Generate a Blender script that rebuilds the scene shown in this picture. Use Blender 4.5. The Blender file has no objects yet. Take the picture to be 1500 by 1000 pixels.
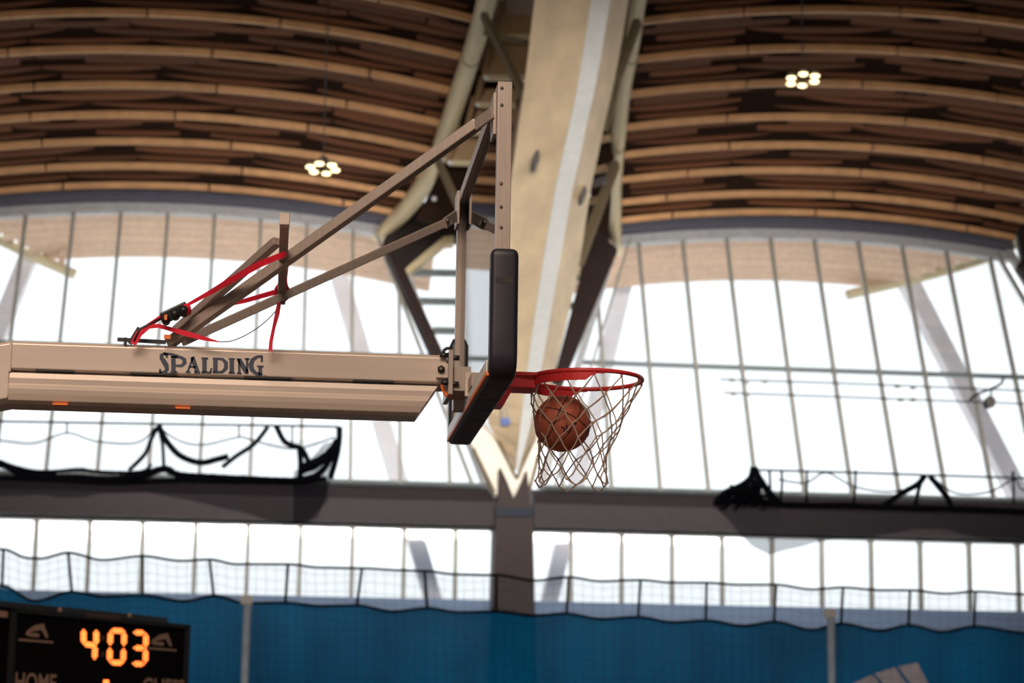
import bpy, math, random
from mathutils import Vector, Matrix
random.seed(7)
sc = bpy.context.scene
col = sc.collection
V3 = Vector
# ------------------------------------------------------------------ camera
FPX = 3160.0            # focal length in pixels of a 1500 x 1000 frame
CAMZ = 1.49
def cray(px, py): return V3(((px - 750) / FPX, (500 - py) / FPX, -1.0))
ROLL = 0.014
_dY = cray(386, 1102).normalized()                     # direction of the court's cross axis (parallel to the backboard)
_up = cray(1386, 1102 + 1000 * ROLL).cross(_dY).normalized()
if _up.y < 0: _up = -_up
_X = _dY.cross(_up)
MW = Matrix((_X, _dY, _up))                            # camera vector -> world vector
cam_d = bpy.data.cameras.new('camera'); cam = bpy.data.objects.new('camera', cam_d); col.objects.link(cam)
cam.matrix_world = Matrix.Translation((0, 0, CAMZ)) @ MW.to_4x4()
cam_d.sensor_width = 36.0; cam_d.lens = FPX / 1500 * 36
cam_d.clip_start = 0.1; cam_d.clip_end = 600
cam_d.dof.use_dof = True; cam_d.dof.focus_distance = 8.25; cam_d.dof.aperture_fstop = 3.5
sc.camera = cam
# ------------------------------------------------------------------ world, light, exposure
w = bpy.data.worlds.new('sky'); sc.world = w; w.use_nodes = True
bg = w.node_tree.nodes['Background']; bg.inputs[0].default_value = (0.93, 0.97, 1.0, 1); bg.inputs[1].default_value = 1.55
def area(name, loc, size, power, color, rot=(0, 0, 0)):
    l = bpy.data.lights.new(name, 'AREA'); l.shape = 'RECTANGLE'; l.size, l.size_y = size; l.energy = power; l.color = color
    o = bpy.data.objects.new(name, l); col.objects.link(o); o.location = loc; o.rotation_euler = rot
    return o
sun = bpy.data.lights.new('sun', 'SUN'); sun.energy = 3.2; sun.angle = math.radians(0.6); sun.color = (1.0, 0.96, 0.90)
sun_o = bpy.data.objects.new('sun', sun); col.objects.link(sun_o); sun_o.location = (40, 80, 60)
sun_o.rotation_euler = Vector((-0.42, -0.36, -0.83)).to_track_quat('-Z', 'Y').to_euler()
WARM = (1.0, 0.80, 0.62)
area('fill_light', (-6, -6, 13), (14, 6), 3300, WARM, (math.radians(35), 0, 0))  # unseen fill added behind the camera to brighten the hoop front
area('fill_light', (2, 14, 15.5), (16, 6), 120, WARM)  # weak unseen fill added above the hall, no fixture
area('fill_light', (5, 24, 10.6), (22, 4), 1050, (1.0, 0.92, 0.83), (math.radians(87), 0, 0)).data.spread = math.radians(40)  # unseen narrow-beam fill added to brighten the far wall and lower vaults
vs = sc.view_settings
vs.view_transform = 'Standard'; vs.look = 'None'; vs.gamma = 1.0; vs.exposure = 0.0; vs.use_curve_mapping = False
sc.cycles.use_denoising = True
sc.cycles.max_bounces = 8; sc.cycles.transparent_max_bounces = 24

# ------------------------------------------------------------------ pixel -> place helpers
def wray(px, py): return MW @ cray(px, py)
CAM = V3((0, 0, CAMZ))
def P(px, py, Y): d = wray(px, py); return CAM + d * (Y / d.y)
def PZ(px, py, z): d = wray(px, py); return CAM + d * ((z - CAMZ) / d.z)
def plane_hit(px, py, p0, n): d = wray(px, py); return CAM + d * ((p0 - CAM).dot(n) / d.dot(n))
def proj(p):
    c = MW.transposed() @ (V3(p) - CAM); return (750 + FPX * c.x / -c.z, 500 - FPX * c.y / -c.z)

# ------------------------------------------------------------------ materials
MATS = {}
def mat(name, color, rough=0.6, metal=0.0, var=0.12, scale=6.0, stretch=(1, 1, 1), rand=0.0, bump=0.0, spec=0.5, emit=None, coords='Object'):
    if name in MATS: return MATS[name]
    m = bpy.data.materials.new(name); m.use_nodes = True; nt = m.node_tree; N = nt.nodes; L = nt.links
    b = N['Principled BSDF']; b.inputs['Roughness'].default_value = rough; b.inputs['Metallic'].default_value = metal
    b.inputs['Specular IOR Level'].default_value = spec
    tc = N.new('ShaderNodeTexCoord'); mp = N.new('ShaderNodeMapping'); mp.inputs['Scale'].default_value = stretch
    nz = N.new('ShaderNodeTexNoise'); nz.inputs['Scale'].default_value = scale; nz.inputs['Detail'].default_value = 4
    L.new(tc.outputs[coords], mp.inputs[0]); L.new(mp.outputs[0], nz.inputs['Vector'])
    mr = N.new('ShaderNodeMapRange'); mr.inputs[1].default_value = 0.25; mr.inputs[2].default_value = 0.75
    mr.inputs[3].default_value = 1 - var; mr.inputs[4].default_value = 1 + var
    L.new(nz.outputs['Fac'], mr.inputs[0]); fac = mr.outputs[0]
    if rand:
        oi = N.new('ShaderNodeObjectInfo'); m2 = N.new('ShaderNodeMapRange'); m2.inputs[3].default_value = 1 - rand; m2.inputs[4].default_value = 1 + rand
        L.new(oi.outputs['Random'], m2.inputs[0]); mm = N.new('ShaderNodeMath'); mm.operation = 'MULTIPLY'
        L.new(fac, mm.inputs[0]); L.new(m2.outputs[0], mm.inputs[1]); fac = mm.outputs[0]
    vm = N.new('ShaderNodeVectorMath'); vm.operation = 'SCALE'; vm.inputs[0].default_value = color[:3]
    L.new(fac, vm.inputs['Scale']); L.new(vm.outputs[0], b.inputs['Base Color'])
    if bump:
        bn = N.new('ShaderNodeBump'); bn.inputs['Strength'].default_value = bump; L.new(nz.outputs['Fac'], bn.inputs['Height']); L.new(bn.outputs[0], b.inputs['Normal'])
    if emit:
        b.inputs['Emission Color'].default_value = (*emit[0], 1); b.inputs['Emission Strength'].default_value = emit[1]
    MATS[name] = m; return m
def glass_mat(name, tint, refl=0.06, rough=0.03):
    m = bpy.data.materials.new(name); m.use_nodes = True; nt = m.node_tree; N = nt.nodes; L = nt.links; N.clear()
    o = N.new('ShaderNodeOutputMaterial'); t = N.new('ShaderNodeBsdfTransparent'); t.inputs[0].default_value = (*tint, 1)
    g = N.new('ShaderNodeBsdfGlossy'); g.inputs['Roughness'].default_value = rough
    lw = N.new('ShaderNodeFresnel'); lw.inputs[0].default_value = 1.45
    mul = N.new('ShaderNodeMath'); mul.operation = 'MULTIPLY'; mul.inputs[1].default_value = refl / 0.04; mul.use_clamp = True
    L.new(lw.outputs[0], mul.inputs[0])
    mx = N.new('ShaderNodeMixShader'); L.new(mul.outputs[0], mx.inputs[0]); L.new(t.outputs[0], mx.inputs[1]); L.new(g.outputs[0], mx.inputs[2]); L.new(mx.outputs[0], o.inputs[0])
    return m
def sheer_mat(name, color, alpha, scale=8, lo=0.7, hi=1.3, translucent=0.35, stretch=(1, 1, 1)):
    m = bpy.data.materials.new(name); m.use_nodes = True; nt = m.node_tree; N = nt.nodes; L = nt.links; N.clear()
    o = N.new('ShaderNodeOutputMaterial'); t = N.new('ShaderNodeBsdfTransparent')
    d = N.new('ShaderNodeBsdfDiffuse'); tr = N.new('ShaderNodeBsdfTranslucent')
    tc = N.new('ShaderNodeTexCoord'); mp = N.new('ShaderNodeMapping'); mp.inputs['Scale'].default_value = stretch
    nz = N.new('ShaderNodeTexNoise'); nz.inputs['Scale'].default_value = scale; nz.inputs['Detail'].default_value = 3
    L.new(tc.outputs['Object'], mp.inputs[0]); L.new(mp.outputs[0], nz.inputs['Vector'])
    mr = N.new('ShaderNodeMapRange'); mr.inputs[1].default_value = 0.3; mr.inputs[2].default_value = 0.7; mr.inputs[3].default_value = lo; mr.inputs[4].default_value = hi
    L.new(nz.outputs['Fac'], mr.inputs[0])
    vm = N.new('ShaderNodeVectorMath'); vm.operation = 'SCALE'; vm.inputs[0].default_value = color; L.new(mr.outputs[0], vm.inputs['Scale'])
    L.new(vm.outputs[0], d.inputs[0]); L.new(vm.outputs[0], tr.inputs[0])
    a = N.new('ShaderNodeMixShader'); a.inputs[0].default_value = translucent; L.new(d.outputs[0], a.inputs[1]); L.new(tr.outputs[0], a.inputs[2])
    b = N.new('ShaderNodeMixShader'); b.inputs[0].default_value = alpha; L.new(t.outputs[0], b.inputs[1]); L.new(a.outputs[0], b.inputs[2]); L.new(b.outputs[0], o.inputs[0])
    return m
M = dict(
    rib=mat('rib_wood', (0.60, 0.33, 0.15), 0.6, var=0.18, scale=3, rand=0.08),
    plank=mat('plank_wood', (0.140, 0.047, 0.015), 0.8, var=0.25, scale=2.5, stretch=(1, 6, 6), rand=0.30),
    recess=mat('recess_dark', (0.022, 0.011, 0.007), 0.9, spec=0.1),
    head=mat('slate_paint', (0.10, 0.105, 0.145), 0.5),
    headpale=mat('pale_steel', (0.42, 0.44, 0.47), 0.45),
    mullion=mat('mullion_steel', (0.30, 0.29, 0.26), 0.5),
    darkbar=mat('dark_bar', (0.16, 0.19, 0.20), 0.5),
    leg=mat('brown_steel', (0.034, 0.022, 0.021), 0.6, spec=0.2),
    dark=mat('dark_plate', (0.020, 0.014, 0.013), 0.6),
    spandrel=mat('spandrel_paint', (0.034, 0.027, 0.033), 0.6, spec=0.2),
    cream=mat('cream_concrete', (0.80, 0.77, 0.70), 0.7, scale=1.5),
    glulam=mat('glulam_wood', (0.88, 0.69, 0.45), 0.5, var=0.16, scale=0.9, stretch=(3, .5, 3)),
    whitesteel=mat('white_steel', (0.84, 0.87, 0.88), 0.45, var=0.05),
    edge=mat('pale_timber', (0.62, 0.53, 0.34), 0.5, var=0.1, scale=1.2),
    strut=mat('olive_steel', (0.17, 0.13, 0.075), 0.5),
    ply=mat('plywood', (0.34, 0.22, 0.11), 0.6),
    sill=mat('sill_wall', (0.17, 0.27, 0.46), 0.6, scale=0.6),
    floor=mat('maple_floor', (0.10, 0.066, 0.042), 0.4, scale=0.8),
    ceil=mat('ceiling_wood', (0.22, 0.13, 0.08), 0.7),
    ground=mat('outside_ground', (0.80, 0.79, 0.76), 0.9),
    outpost=mat('outside_concrete', (0.66, 0.63, 0.66), 0.8, scale=1.0),
    outwood=mat('outside_timber', (0.62, 0.42, 0.30), 0.6),
    glass=glass_mat('window_glass', (0.97, 0.985, 0.99), 0.04),
    board_glass=glass_mat('board_glass', (0.82, 0.92, 0.93), 0.045),
    alu=mat('brushed_aluminium', (0.43, 0.35, 0.31), 0.38, metal=0.35, var=0.10, scale=14, stretch=(8, 8, 0.3)),
    arm=mat('arm_paint', (0.66, 0.54, 0.47), 0.30, metal=0.15, var=0.09, scale=3.0, stretch=(0.35, 1, 7)),
    armdark=mat('slot_dark', (0.03, 0.025, 0.025), 0.7),
    steel=mat('bolt_steel', (0.22, 0.19, 0.17), 0.35, metal=0.7),
    black=mat('black_pad', (0.022, 0.018, 0.030), 0.45, var=0.1),
    blackm=mat('black_metal', (0.018, 0.017, 0.02), 0.4),
    ink=mat('navy_ink', (0.035, 0.042, 0.075), 0.5, var=0.2, scale=20),
    orange=mat('orange_edge', (0.90, 0.20, 0.03), 0.5),
    white=mat('white_cap_and_reflection', (0.80, 0.80, 0.82), 0.4),  # pole caps, and the pad strip that imitates reflected light
    red=mat('rim_red', (0.78, 0.045, 0.05), 0.32, var=0.08),
    strap=mat('strap_red', (0.84, 0.014, 0.045), 0.6, var=0.12, scale=30),
    cord=mat('net_cord', (0.62, 0.46, 0.36), 0.8, var=0.15, scale=40),
    ball=mat('ball_leather', (0.58, 0.14, 0.08), 0.55, var=0.10, scale=160, bump=0.25),
    seam=mat('ball_seam', (0.025, 0.014, 0.014), 0.6),
    netrope=mat('navy_rope', (0.005, 0.006, 0.011), 0.8, spec=0.08),
    sheer=sheer_mat('navy_net_sheet', (0.006, 0.008, 0.018), 0.58, 3.0),
    sheerlight=sheer_mat('thin_net_sheet', (0.02, 0.03, 0.05), 0.14, 3.0),
    veil=sheer_mat('fine_barrier_mesh', (0.20, 0.24, 0.32), 0.28, 3.0),
    tarp=sheer_mat('blue_tarp', (0.0, 0.25, 0.62), 0.95, 0.35, 0.55, 1.35, 0.25),
    board_black=mat('scoreboard_black', (0.004, 0.003, 0.0035), 0.8, spec=0.08),
    board_frame=mat('scoreboard_frame', (0.02, 0.021, 0.024), 0.6, spec=0.2),
    tan=mat('tan_print', (0.40, 0.24, 0.17), 0.6),
    dimled=mat('unlit_led', (0.10, 0.035, 0.02), 0.5),
    led=mat('lit_led', (0.9, 0.2, 0.05), 0.5, emit=((1.0, 0.20, 0.035), 2.6)),
    bulb=mat('lamp_glow', (1, 0.9, 0.6), 0.5, emit=((1.0, 0.80, 0.42), 3.0)),
    pole=mat('pole_glint_pale', (0.52, 0.68, 0.88), 0.25),  # pale base colour stands in for the glint along the pole
    print_white=mat('white_print', (0.66, 0.66, 0.80), 0.7),
)
# ------------------------------------------------------------------ builders
def tag(o, label=None, cat=None, group=None, kind=None):
    if label: o['label'] = label
    if cat: o['category'] = cat
    if group: o['group'] = group
    if kind: o['kind'] = kind
    return o
def thing(name, loc, label=None, cat=None, group=None, kind=None):
    o = bpy.data.objects.new(name, None); col.objects.link(o); o.location = loc; o.empty_display_size = 0.1
    return tag(o, label, cat, group, kind)
def origin(o):
    p = V3((0, 0, 0))
    while o is not None: p = p + o.location; o = o.parent
    return p
class MB:
    def __init__(s): s.v = []; s.f = []; s.sm = []
    def add(s, vs, fs, smooth=False):
        k = len(s.v); s.v += [V3(v) for v in vs]; s.f += [tuple(i + k for i in f) for f in fs]; s.sm += [smooth] * len(fs); return s
    def box(s, a, b):
        x0, y0, z0 = a; x1, y1, z1 = b
        return s.add([(x0, y0, z0), (x1, y0, z0), (x1, y1, z0), (x0, y1, z0), (x0, y0, z1), (x1, y0, z1), (x1, y1, z1), (x0, y1, z1)],
                     [(0, 3, 2, 1), (4, 5, 6, 7), (0, 1, 5, 4), (1, 2, 6, 5), (2, 3, 7, 6), (3, 0, 4, 7)])
    def bar(s, p0, p1, w, h, up=(0, 0, 1)):
        p0 = V3(p0); p1 = V3(p1); d = (p1 - p0).normalized(); u = V3(up); u = (u - d * u.dot(d)).normalized(); r = d.cross(u)
        c = [(-w / 2, -h / 2), (w / 2, -h / 2), (w / 2, h / 2), (-w / 2, h / 2)]
        return s.add([p + r * a + u * b for p in (p0, p1) for a, b in c], [(3, 2, 1, 0), (4, 5, 6, 7), (0, 1, 5, 4), (1, 2, 6, 5), (2, 3, 7, 6), (3, 0, 4, 7)])
    def tube(s, pts, r, n=8, closed=False, cap=True):
        pts = [V3(p) for p in pts]; m = len(pts); rs = r if isinstance(r, (list, tuple)) else [r] * m
        vs = []; prev = None
        for i, p in enumerate(pts):
            a = pts[(i - 1) % m] if (closed or i) else p; b = pts[(i + 1) % m] if (closed or i < m - 1) else p
            d = (b - a).normalized()
            u = prev if prev is not None else (V3((0, 0, 1)) if abs(d.z) < 0.9 else V3((1, 0, 0)))
            u = u - d * u.dot(d)
            if u.length < 1e-6: u = d.orthogonal()
            u.normalize(); prev = u; v = d.cross(u)
            vs += [p + (u * math.cos(2 * math.pi * k / n) + v * math.sin(2 * math.pi * k / n)) * rs[i] for k in range(n)]
        fs = []
        for i in range(m if closed else m - 1):
            j = (i + 1) % m
            for k in range(n): fs.append((i * n + k, i * n + (k + 1) % n, j * n + (k + 1) % n, j * n + k))
        if not closed and cap: fs += [tuple(range(n))[::-1], tuple((m - 1) * n + k for k in range(n))]
        return s.add(vs, fs, True)
    def loft(s, rings, cap=True, smooth=False):
        n = len(rings[0]); m = len(rings); vs = [p for r in rings for p in r]; fs = []
        for i in range(m - 1):
            for k in range(n): fs.append((i * n + k, i * n + (k + 1) % n, (i + 1) * n + (k + 1) % n, (i + 1) * n + k))
        if cap: fs += [tuple(range(n))[::-1], tuple((m - 1) * n + k for k in range(n))]
        return s.add(vs, fs, smooth)
    def prism(s, poly, off):
        off = V3(off); n = len(poly); a = [V3(p) for p in poly]; b = [p + off for p in a]
        return s.add(a + b, [tuple(range(n))[::-1], tuple(range(n, 2 * n))] + [(i, (i + 1) % n, n + (i + 1) % n, n + i) for i in range(n)])
    def ball(s, c, r, nu=24, nv=14, sx=1, sy=1, sz=1):
        c = V3(c); vs = [c + V3((0, 0, r * sz))]; fs = []
        for j in range(1, nv):
            t = math.pi * j / nv
            for i in range(nu): a = 2 * math.pi * i / nu; vs.append(c + V3((r * sx * math.sin(t) * math.cos(a), r * sy * math.sin(t) * math.sin(a), r * sz * math.cos(t))))
        vs.append(c - V3((0, 0, r * sz))); B = len(vs) - 1
        for i in range(nu):
            fs.append((0, 1 + i, 1 + (i + 1) % nu)); fs.append((B, B - nu + (i + 1) % nu, B - nu + i))
        for j in range(nv - 2):
            for i in range(nu): q = 1 + j * nu; fs.append((q + i, q + nu + i, q + nu + (i + 1) % nu, q + (i + 1) % nu))
        return s.add(vs, fs, True)
    def ribbon(s, pts, widths, perp, thick):
        """flat band through pts; widths in metres across the band, perp = face normal"""
        pts = [V3(p) for p in pts]; n = V3(perp).normalized(); rings = []
        for i, p in enumerate(pts):
            d = (pts[min(i + 1, len(pts) - 1)] - pts[max(i - 1, 0)]).normalized(); r = d.cross(n).normalized(); w = widths[i] if isinstance(widths, list) else widths
            rings.append([p - r * w / 2 - n * thick / 2, p + r * w / 2 - n * thick / 2, p + r * w / 2 + n * thick / 2, p - r * w / 2 + n * thick / 2])
        return s.loft(rings)
    def build(s, name, m, parent=None, bevel=0.0, seg=2, centre=False):
        me = bpy.data.meshes.new(name); o_ = origin(parent) if parent else V3((0, 0, 0))
        me.from_pydata([v - o_ for v in s.v], [], s.f); me.materials.append(m)
        me.polygons.foreach_set('use_smooth', s.sm); me.update()
        import bmesh
        bm = bmesh.new(); bm.from_mesh(me); bmesh.ops.recalc_face_normals(bm, faces=bm.faces); bm.to_mesh(me); bm.free()
        ob = bpy.data.objects.new(name, me); col.objects.link(ob); ob.parent = parent
        if bevel:
            md = ob.modifiers.new('bevel', 'BEVEL'); md.width = bevel; md.segments = seg; md.limit_method = 'ANGLE'
        return ob
def sm(pts, n=6):
    """smooth polyline (Catmull-Rom) through points"""
    pts = [V3(p) for p in pts]; out = []
    for i in range(len(pts) - 1):
        a = pts[max(i - 1, 0)]; b = pts[i]; c = pts[i + 1]; d = pts[min(i + 2, len(pts) - 1)]
        for k in range(n):
            t = k / n; out.append(0.5 * ((2 * b) + (c - a) * t + (2 * a - 5 * b + 4 * c - d) * t * t + (3 * b - a - 3 * c + d) * t ** 3))
    return out + [pts[-1]]

# ================================================================== THE SETTING
YB = 48.0                                              # foot line of the leaning glass wall
BASE = P(752, 715, YB)
XA = BASE.x                                            # plane of the roof arch
LEAN = math.radians(25)
WN = V3((0, math.cos(LEAN), -math.sin(LEAN))); WU = V3((0, math.sin(LEAN), math.cos(LEAN)))
def PW(px, py, off=0.0): return plane_hit(px, py, BASE - WN * off, WN)     # on the leaning glass (off metres in front of it)
def WL(x, z, off=0.0):                                 # point of the leaning wall at X, height z
    t = (z - BASE.z) / WU.z; return V3((x, BASE.y, BASE.z)) + WU * t - WN * off
XC = {'l': XA - 7.8, 'r': XA + 7.8}                    # crown lines of the two vaults
HEADC = PW(1165, 340)                                  # underside of the window head at the crown
SL, RV = 0.40, 30.0
def roof_z(x, y, xc): return HEADC.z + 0.15 + SL * (HEADC.y - y) - (x - xc) ** 2 / (2 * RV)
def PR(px, py, xc):
    lo, hi = 25.0, 53.0
    for _ in range(40):
        mid = (lo + hi) / 2; p = P(px, py, mid)
        if p.z > roof_z(p.x, mid, xc): hi = mid
        else: lo = mid
    return P(px, py, lo)
MB().box((-60, -40, -0.3), (60, YB - 0.2, 0)).build('floor', M['floor'])['kind'] = 'structure'
MB().box((-120, YB + 0.6, -0.8), (120, 140, -0.4)).build('outside_ground', M['ground'])['kind'] = 'structure'

# edge beams of the vaults, traced on the roof surface
LB = [(728, -60, 31), (713, 0, 30), (697, 60, 29), (669, 147, 28), (652, 200, 28), (634, 248, 28), (600, 300, 27), (575, 326, 24), (557, 342, 16)]
RB = [(950, -60, 22), (936, 0, 21), (927, 60, 21), (914, 130, 21), (907, 190, 21), (901, 260, 20), (900, 310, 20), (901, 345, 18), (903, 362, 10)]
LB3 = [PR(a, b, XC['l']) for a, b, c in LB]; RB3 = [PR(a, b, XC['r']) for a, b, c in RB]
def edge_x(curve, y):
    c = sorted(curve, key=lambda p: p.y)
    if y <= c[0].y: return c[0].x + (c[0].x - c[1].x) / max(1e-6, (c[1].y - c[0].y)) * (c[0].y - y) * 0.3
    for a, b in zip(c, c[1:]):
        if a.y <= y <= b.y: return a.x + (b.x - a.x) * (y - a.y) / max(1e-6, b.y - a.y)
    return c[-1].x
def span(side, y):
    if side == 'r':
        e = edge_x(RB3, y); return e, 2 * XC['r'] - e
    e = edge_x(LB3, y); return 2 * XC['l'] - e, e
# rib stations from the photograph (right vault, along its crown)
def rib_y(py):
    lo, hi = 25.0, 54.0
    for _ in range(40):
        mid = (lo + hi) / 2; q = proj((XC['r'], mid, roof_z(XC['r'], mid, XC['r'])))
        if q[1] > py: hi = mid
        else: lo = mid
    return lo
RIBS = [rib_y(y) for y in (336, 315, 288, 254, 217, 176, 127, 76, 20)]
stepy = RIBS[-2] - RIBS[-1]
for k in range(3): RIBS.append(RIBS[-1] - stepy)
TILT = math.atan(SL)
plank_me = None
for side, desc in (('l', 'left'), ('r', 'right')):
    xc = XC[side]
    vault = thing('ceiling', (xc, RIBS[4], roof_z(xc, RIBS[4], xc)), kind='structure')
    vault['label'] = 'dark plank vault with pale curved ribs ' + ('over the left window bay' if side == 'l' else 'over the right window bay')
    for j, y in enumerate(RIBS):
        x0, x1 = span(side, y)
        n = 28; cuts = [x0]
        cut = x0 + random.uniform(1.2, 3.0)
        while cut < x1 - 1.0: cuts.append(cut); cut += random.uniform(2.6, 4.6)
        cuts.append(x1)
        for a, b in zip(cuts, cuts[1:]):
            a += 0.025; b -= 0.025; rings = []
            for k in range(7):
                x = a + (b - a) * k / 6; z = roof_z(x, y, xc)
                rings.append([(x, y - 0.05, z - 0.02), (x, y + 0.05, z - 0.02), (x, y + 0.05, z + 0.125), (x, y - 0.05, z + 0.125)])
            MB().loft(rings).build('rib', M['rib'], vault)
        if j + 1 < len(RIBS):
            y2 = RIBS[j + 1]; x0b, x1b = span(side, y2)
            # dark recess behind the planks
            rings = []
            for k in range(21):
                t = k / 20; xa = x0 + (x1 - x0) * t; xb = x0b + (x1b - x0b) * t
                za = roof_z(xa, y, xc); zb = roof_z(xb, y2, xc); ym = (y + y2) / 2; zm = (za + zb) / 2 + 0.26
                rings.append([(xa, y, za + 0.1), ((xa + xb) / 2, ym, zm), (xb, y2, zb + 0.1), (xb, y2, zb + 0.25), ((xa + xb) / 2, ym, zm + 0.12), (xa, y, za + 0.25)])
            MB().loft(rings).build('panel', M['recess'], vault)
            rows = 5 if j > 4 else (4 if j > 1 else 3)
            for r in range(rows):
                fr = (r + 0.62) / (rows + 0.25); yy = y + (y2 - y) * fr
                xs, xe = span(side, yy); x = xs + random.uniform(0.0, 0.6)
                while x < xe - 0.3:
                    ln = min(random.uniform(1.8, 3.6), xe - x)
                    xm = x + ln / 2; z = roof_z(xm, yy, xc) + 0.10 + 0.12 * math.sin(math.pi * fr)
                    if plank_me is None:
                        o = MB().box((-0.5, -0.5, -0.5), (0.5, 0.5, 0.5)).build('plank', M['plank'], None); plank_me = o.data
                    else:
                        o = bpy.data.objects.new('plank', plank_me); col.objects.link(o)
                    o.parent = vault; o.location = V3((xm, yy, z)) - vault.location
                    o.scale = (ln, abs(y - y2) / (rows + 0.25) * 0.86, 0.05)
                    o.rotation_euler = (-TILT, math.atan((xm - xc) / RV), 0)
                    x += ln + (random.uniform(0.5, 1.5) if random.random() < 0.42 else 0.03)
# the roof goes on over the hall
yn = RIBS[-1]; zn = roof_z(XC['r'], yn, XC['r'])
MB().prism([(-60, yn, zn + 0.3), (-60, 20, zn + 5), (-60, -5, zn + 5), (-60, -36, 3.0), (-60, -36, 3.5), (-60, -5, zn + 5.5), (-60, 20, zn + 5.5), (-60, yn, zn + 0.8)], (120, 0, 0)).build('ceiling', M['ceil'])['kind'] = 'structure'
# roof between and beside the vaults (above the arch)
MB().prism([(0, yn - 0.3, zn + 0.75), (0, HEADC.y + 0.5, HEADC.z + 0.9), (0, HEADC.y + 0.5, HEADC.z + 1.3), (0, yn - 0.3, zn + 1.3)], (26, 0, 0)).build('ceiling', M['ceil'])['kind'] = 'structure'
for xa, xb in ((-60, 0.0), (26, 60)):
    MB().prism([(xa, yn - 0.3, zn + 0.75), (xa, HEADC.y + 0.5, HEADC.z + 0.9), (xa, HEADC.y + 0.5, HEADC.z + 1.3), (xa, yn - 0.3, zn + 1.3)], (xb - xa, 0, 0)).build('ceiling', M['ceil'])['kind'] = 'structure'
# side walls far out of frame
MB().box((-60.4, -36, 0), (-60, YB + 4, 26)).build('wall_left', M['ceil'])['kind'] = 'structure'
MB().box((60, -36, 0), (60.4, YB + 4, 26)).build('wall_right', M['ceil'])['kind'] = 'structure'

# ---- leaning windows
ZT = BASE.z
TRZ = PW(1250, 544).z                                   # transom height
def head_z(x, xc): return HEADC.z - (x - xc) ** 2 / (2 * RV)
BAYS = {'l': (XC['l'] - 4.95, XC['l'] + 4.95), 'r': (XC['r'] - 4.95, XC['r'] + 4.95)}
FOOT = 0.62                                             # glass starts this far from the arch plane at the foot
def leg_x(z, xtop, foot):                               # slanted side of a bay
    zt = head_z(xtop, XC['r'] if xtop > XA else XC['l']); return foot + (xtop - foot) * (z - ZT) / (zt - ZT)
for wi, side in ((1, 'l'), (2, 'r')):
    xc = XC[side]; xl, xr = BAYS[side]
    if side == 'l': fl, fr_ = xc - 7.8 + FOOT, XA - FOOT
    else: fl, fr_ = XA + FOOT, xc + 7.8 - FOOT
    win = thing('window_%d' % wi, (xc, YB, ZT), kind='structure')
    xs = [PW(x, 312).x for x in (38,)] if side == 'l' else [PW(935, 355).x]
    x = xs[0]
    while x > fl + 0.3: x -= 1.115
    mx = []
    while x < fr_ - 0.1:
        if x > fl + 0.1: mx.append(x)
        x += 1.115
    def zlimit(x):                                      # top of the glass at x
        if xl <= x <= xr: return head_z(x, xc)
        if x < xl: return ZT + (head_z(xl, xc) - ZT) * (x - fl) / (xl - fl)
        return ZT + (head_z(xr, xc) - ZT) * (fr_ - x) / (fr_ - xr)
    for x in mx:
        zt = zlimit(x)
        if zt - ZT < 0.4: continue
        mb = MB().bar(WL(x, ZT, 0.0), WL(x, zt, 0.0), 0.062, 0.17, WN); mb.build('mullion', M['mullion'], win)
        MB().bar(WL(x + 0.036, ZT, 0.0), WL(x + 0.036, zt, 0.0), 0.012, 0.12, WN).build('gasket', M['darkbar'], win)
    tl = leg_x(TRZ, xl, fl); tr_ = leg_x(TRZ, xr, fr_)
    MB().bar(WL(tl, TRZ), WL(tr_, TRZ), 0.06, 0.13, WN).build('transom', M['darkbar'], win)
    MB().bar(WL(fl, ZT + 0.03), WL(fr_, ZT + 0.03), 0.08, 0.16, WN).build('sill', M['darkbar'], win)
    # panes
    ex = [fl] + mx + [fr_]
    for a, b in zip(ex, ex[1:]):
        a2, b2 = a + 0.03, b - 0.03
        za, zb = zlimit(a2), zlimit(b2)
        for z0, z1a, z1b in ((ZT, min(za, TRZ), min(zb, TRZ)), (TRZ, za, zb)):
            if max(z1a, z1b) - z0 < 0.1: continue
            if min(z1a, z1b) <= z0 + 0.02:
                q = [WL(a2, z0), WL(b2, z0), WL(b2, z1b)] if z1b > z1a else [WL(a2, z0), WL(b2, z0), WL(a2, z1a)]
            else: q = [WL(a2, z0), WL(b2, z0), WL(b2, z1b), WL(a2, z1a)]
            MB().prism(q, WN * 0.012).build('pane', M['glass'], win)
    # curved head: slate band above a pale band
    for nm, m, d0, d1, o0, o1 in (('head_band', M['head'], 0.02, 0.24, -0.05, 0.30), ('head_flashing', M['headpale'], -0.22, 0.02, -0.04, 0.10)):
        rings = []
        for k in range(25):
            x = xl - 0.1 + (xr - xl + 0.2) * k / 24; z = head_z(x, xc)
            rings.append([WL(x, z + d0, o1), WL(x, z + d0, o0), WL(x, z + d1, o0), WL(x, z + d1, o1)])
        MB().loft(rings).build(nm, m, win)
    # pale slanted side frames
    for top, ft, sg in ((xl, fl, 1), (xr, fr_, -1)):
        zt = head_z(top, xc)
        MB().bar(WL(ft, ZT, 0.08), WL(top, zt + 0.1, 0.08), 0.17, 0.2, WN).build('side_frame', M['headpale'], win)
        MB().bar(WL(ft + sg * 0.30, ZT, 0.06), WL(top + sg * 0.30, zt, 0.06), 0.05, 0.16, WN).build('side_frame', M['mullion'], win)
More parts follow.
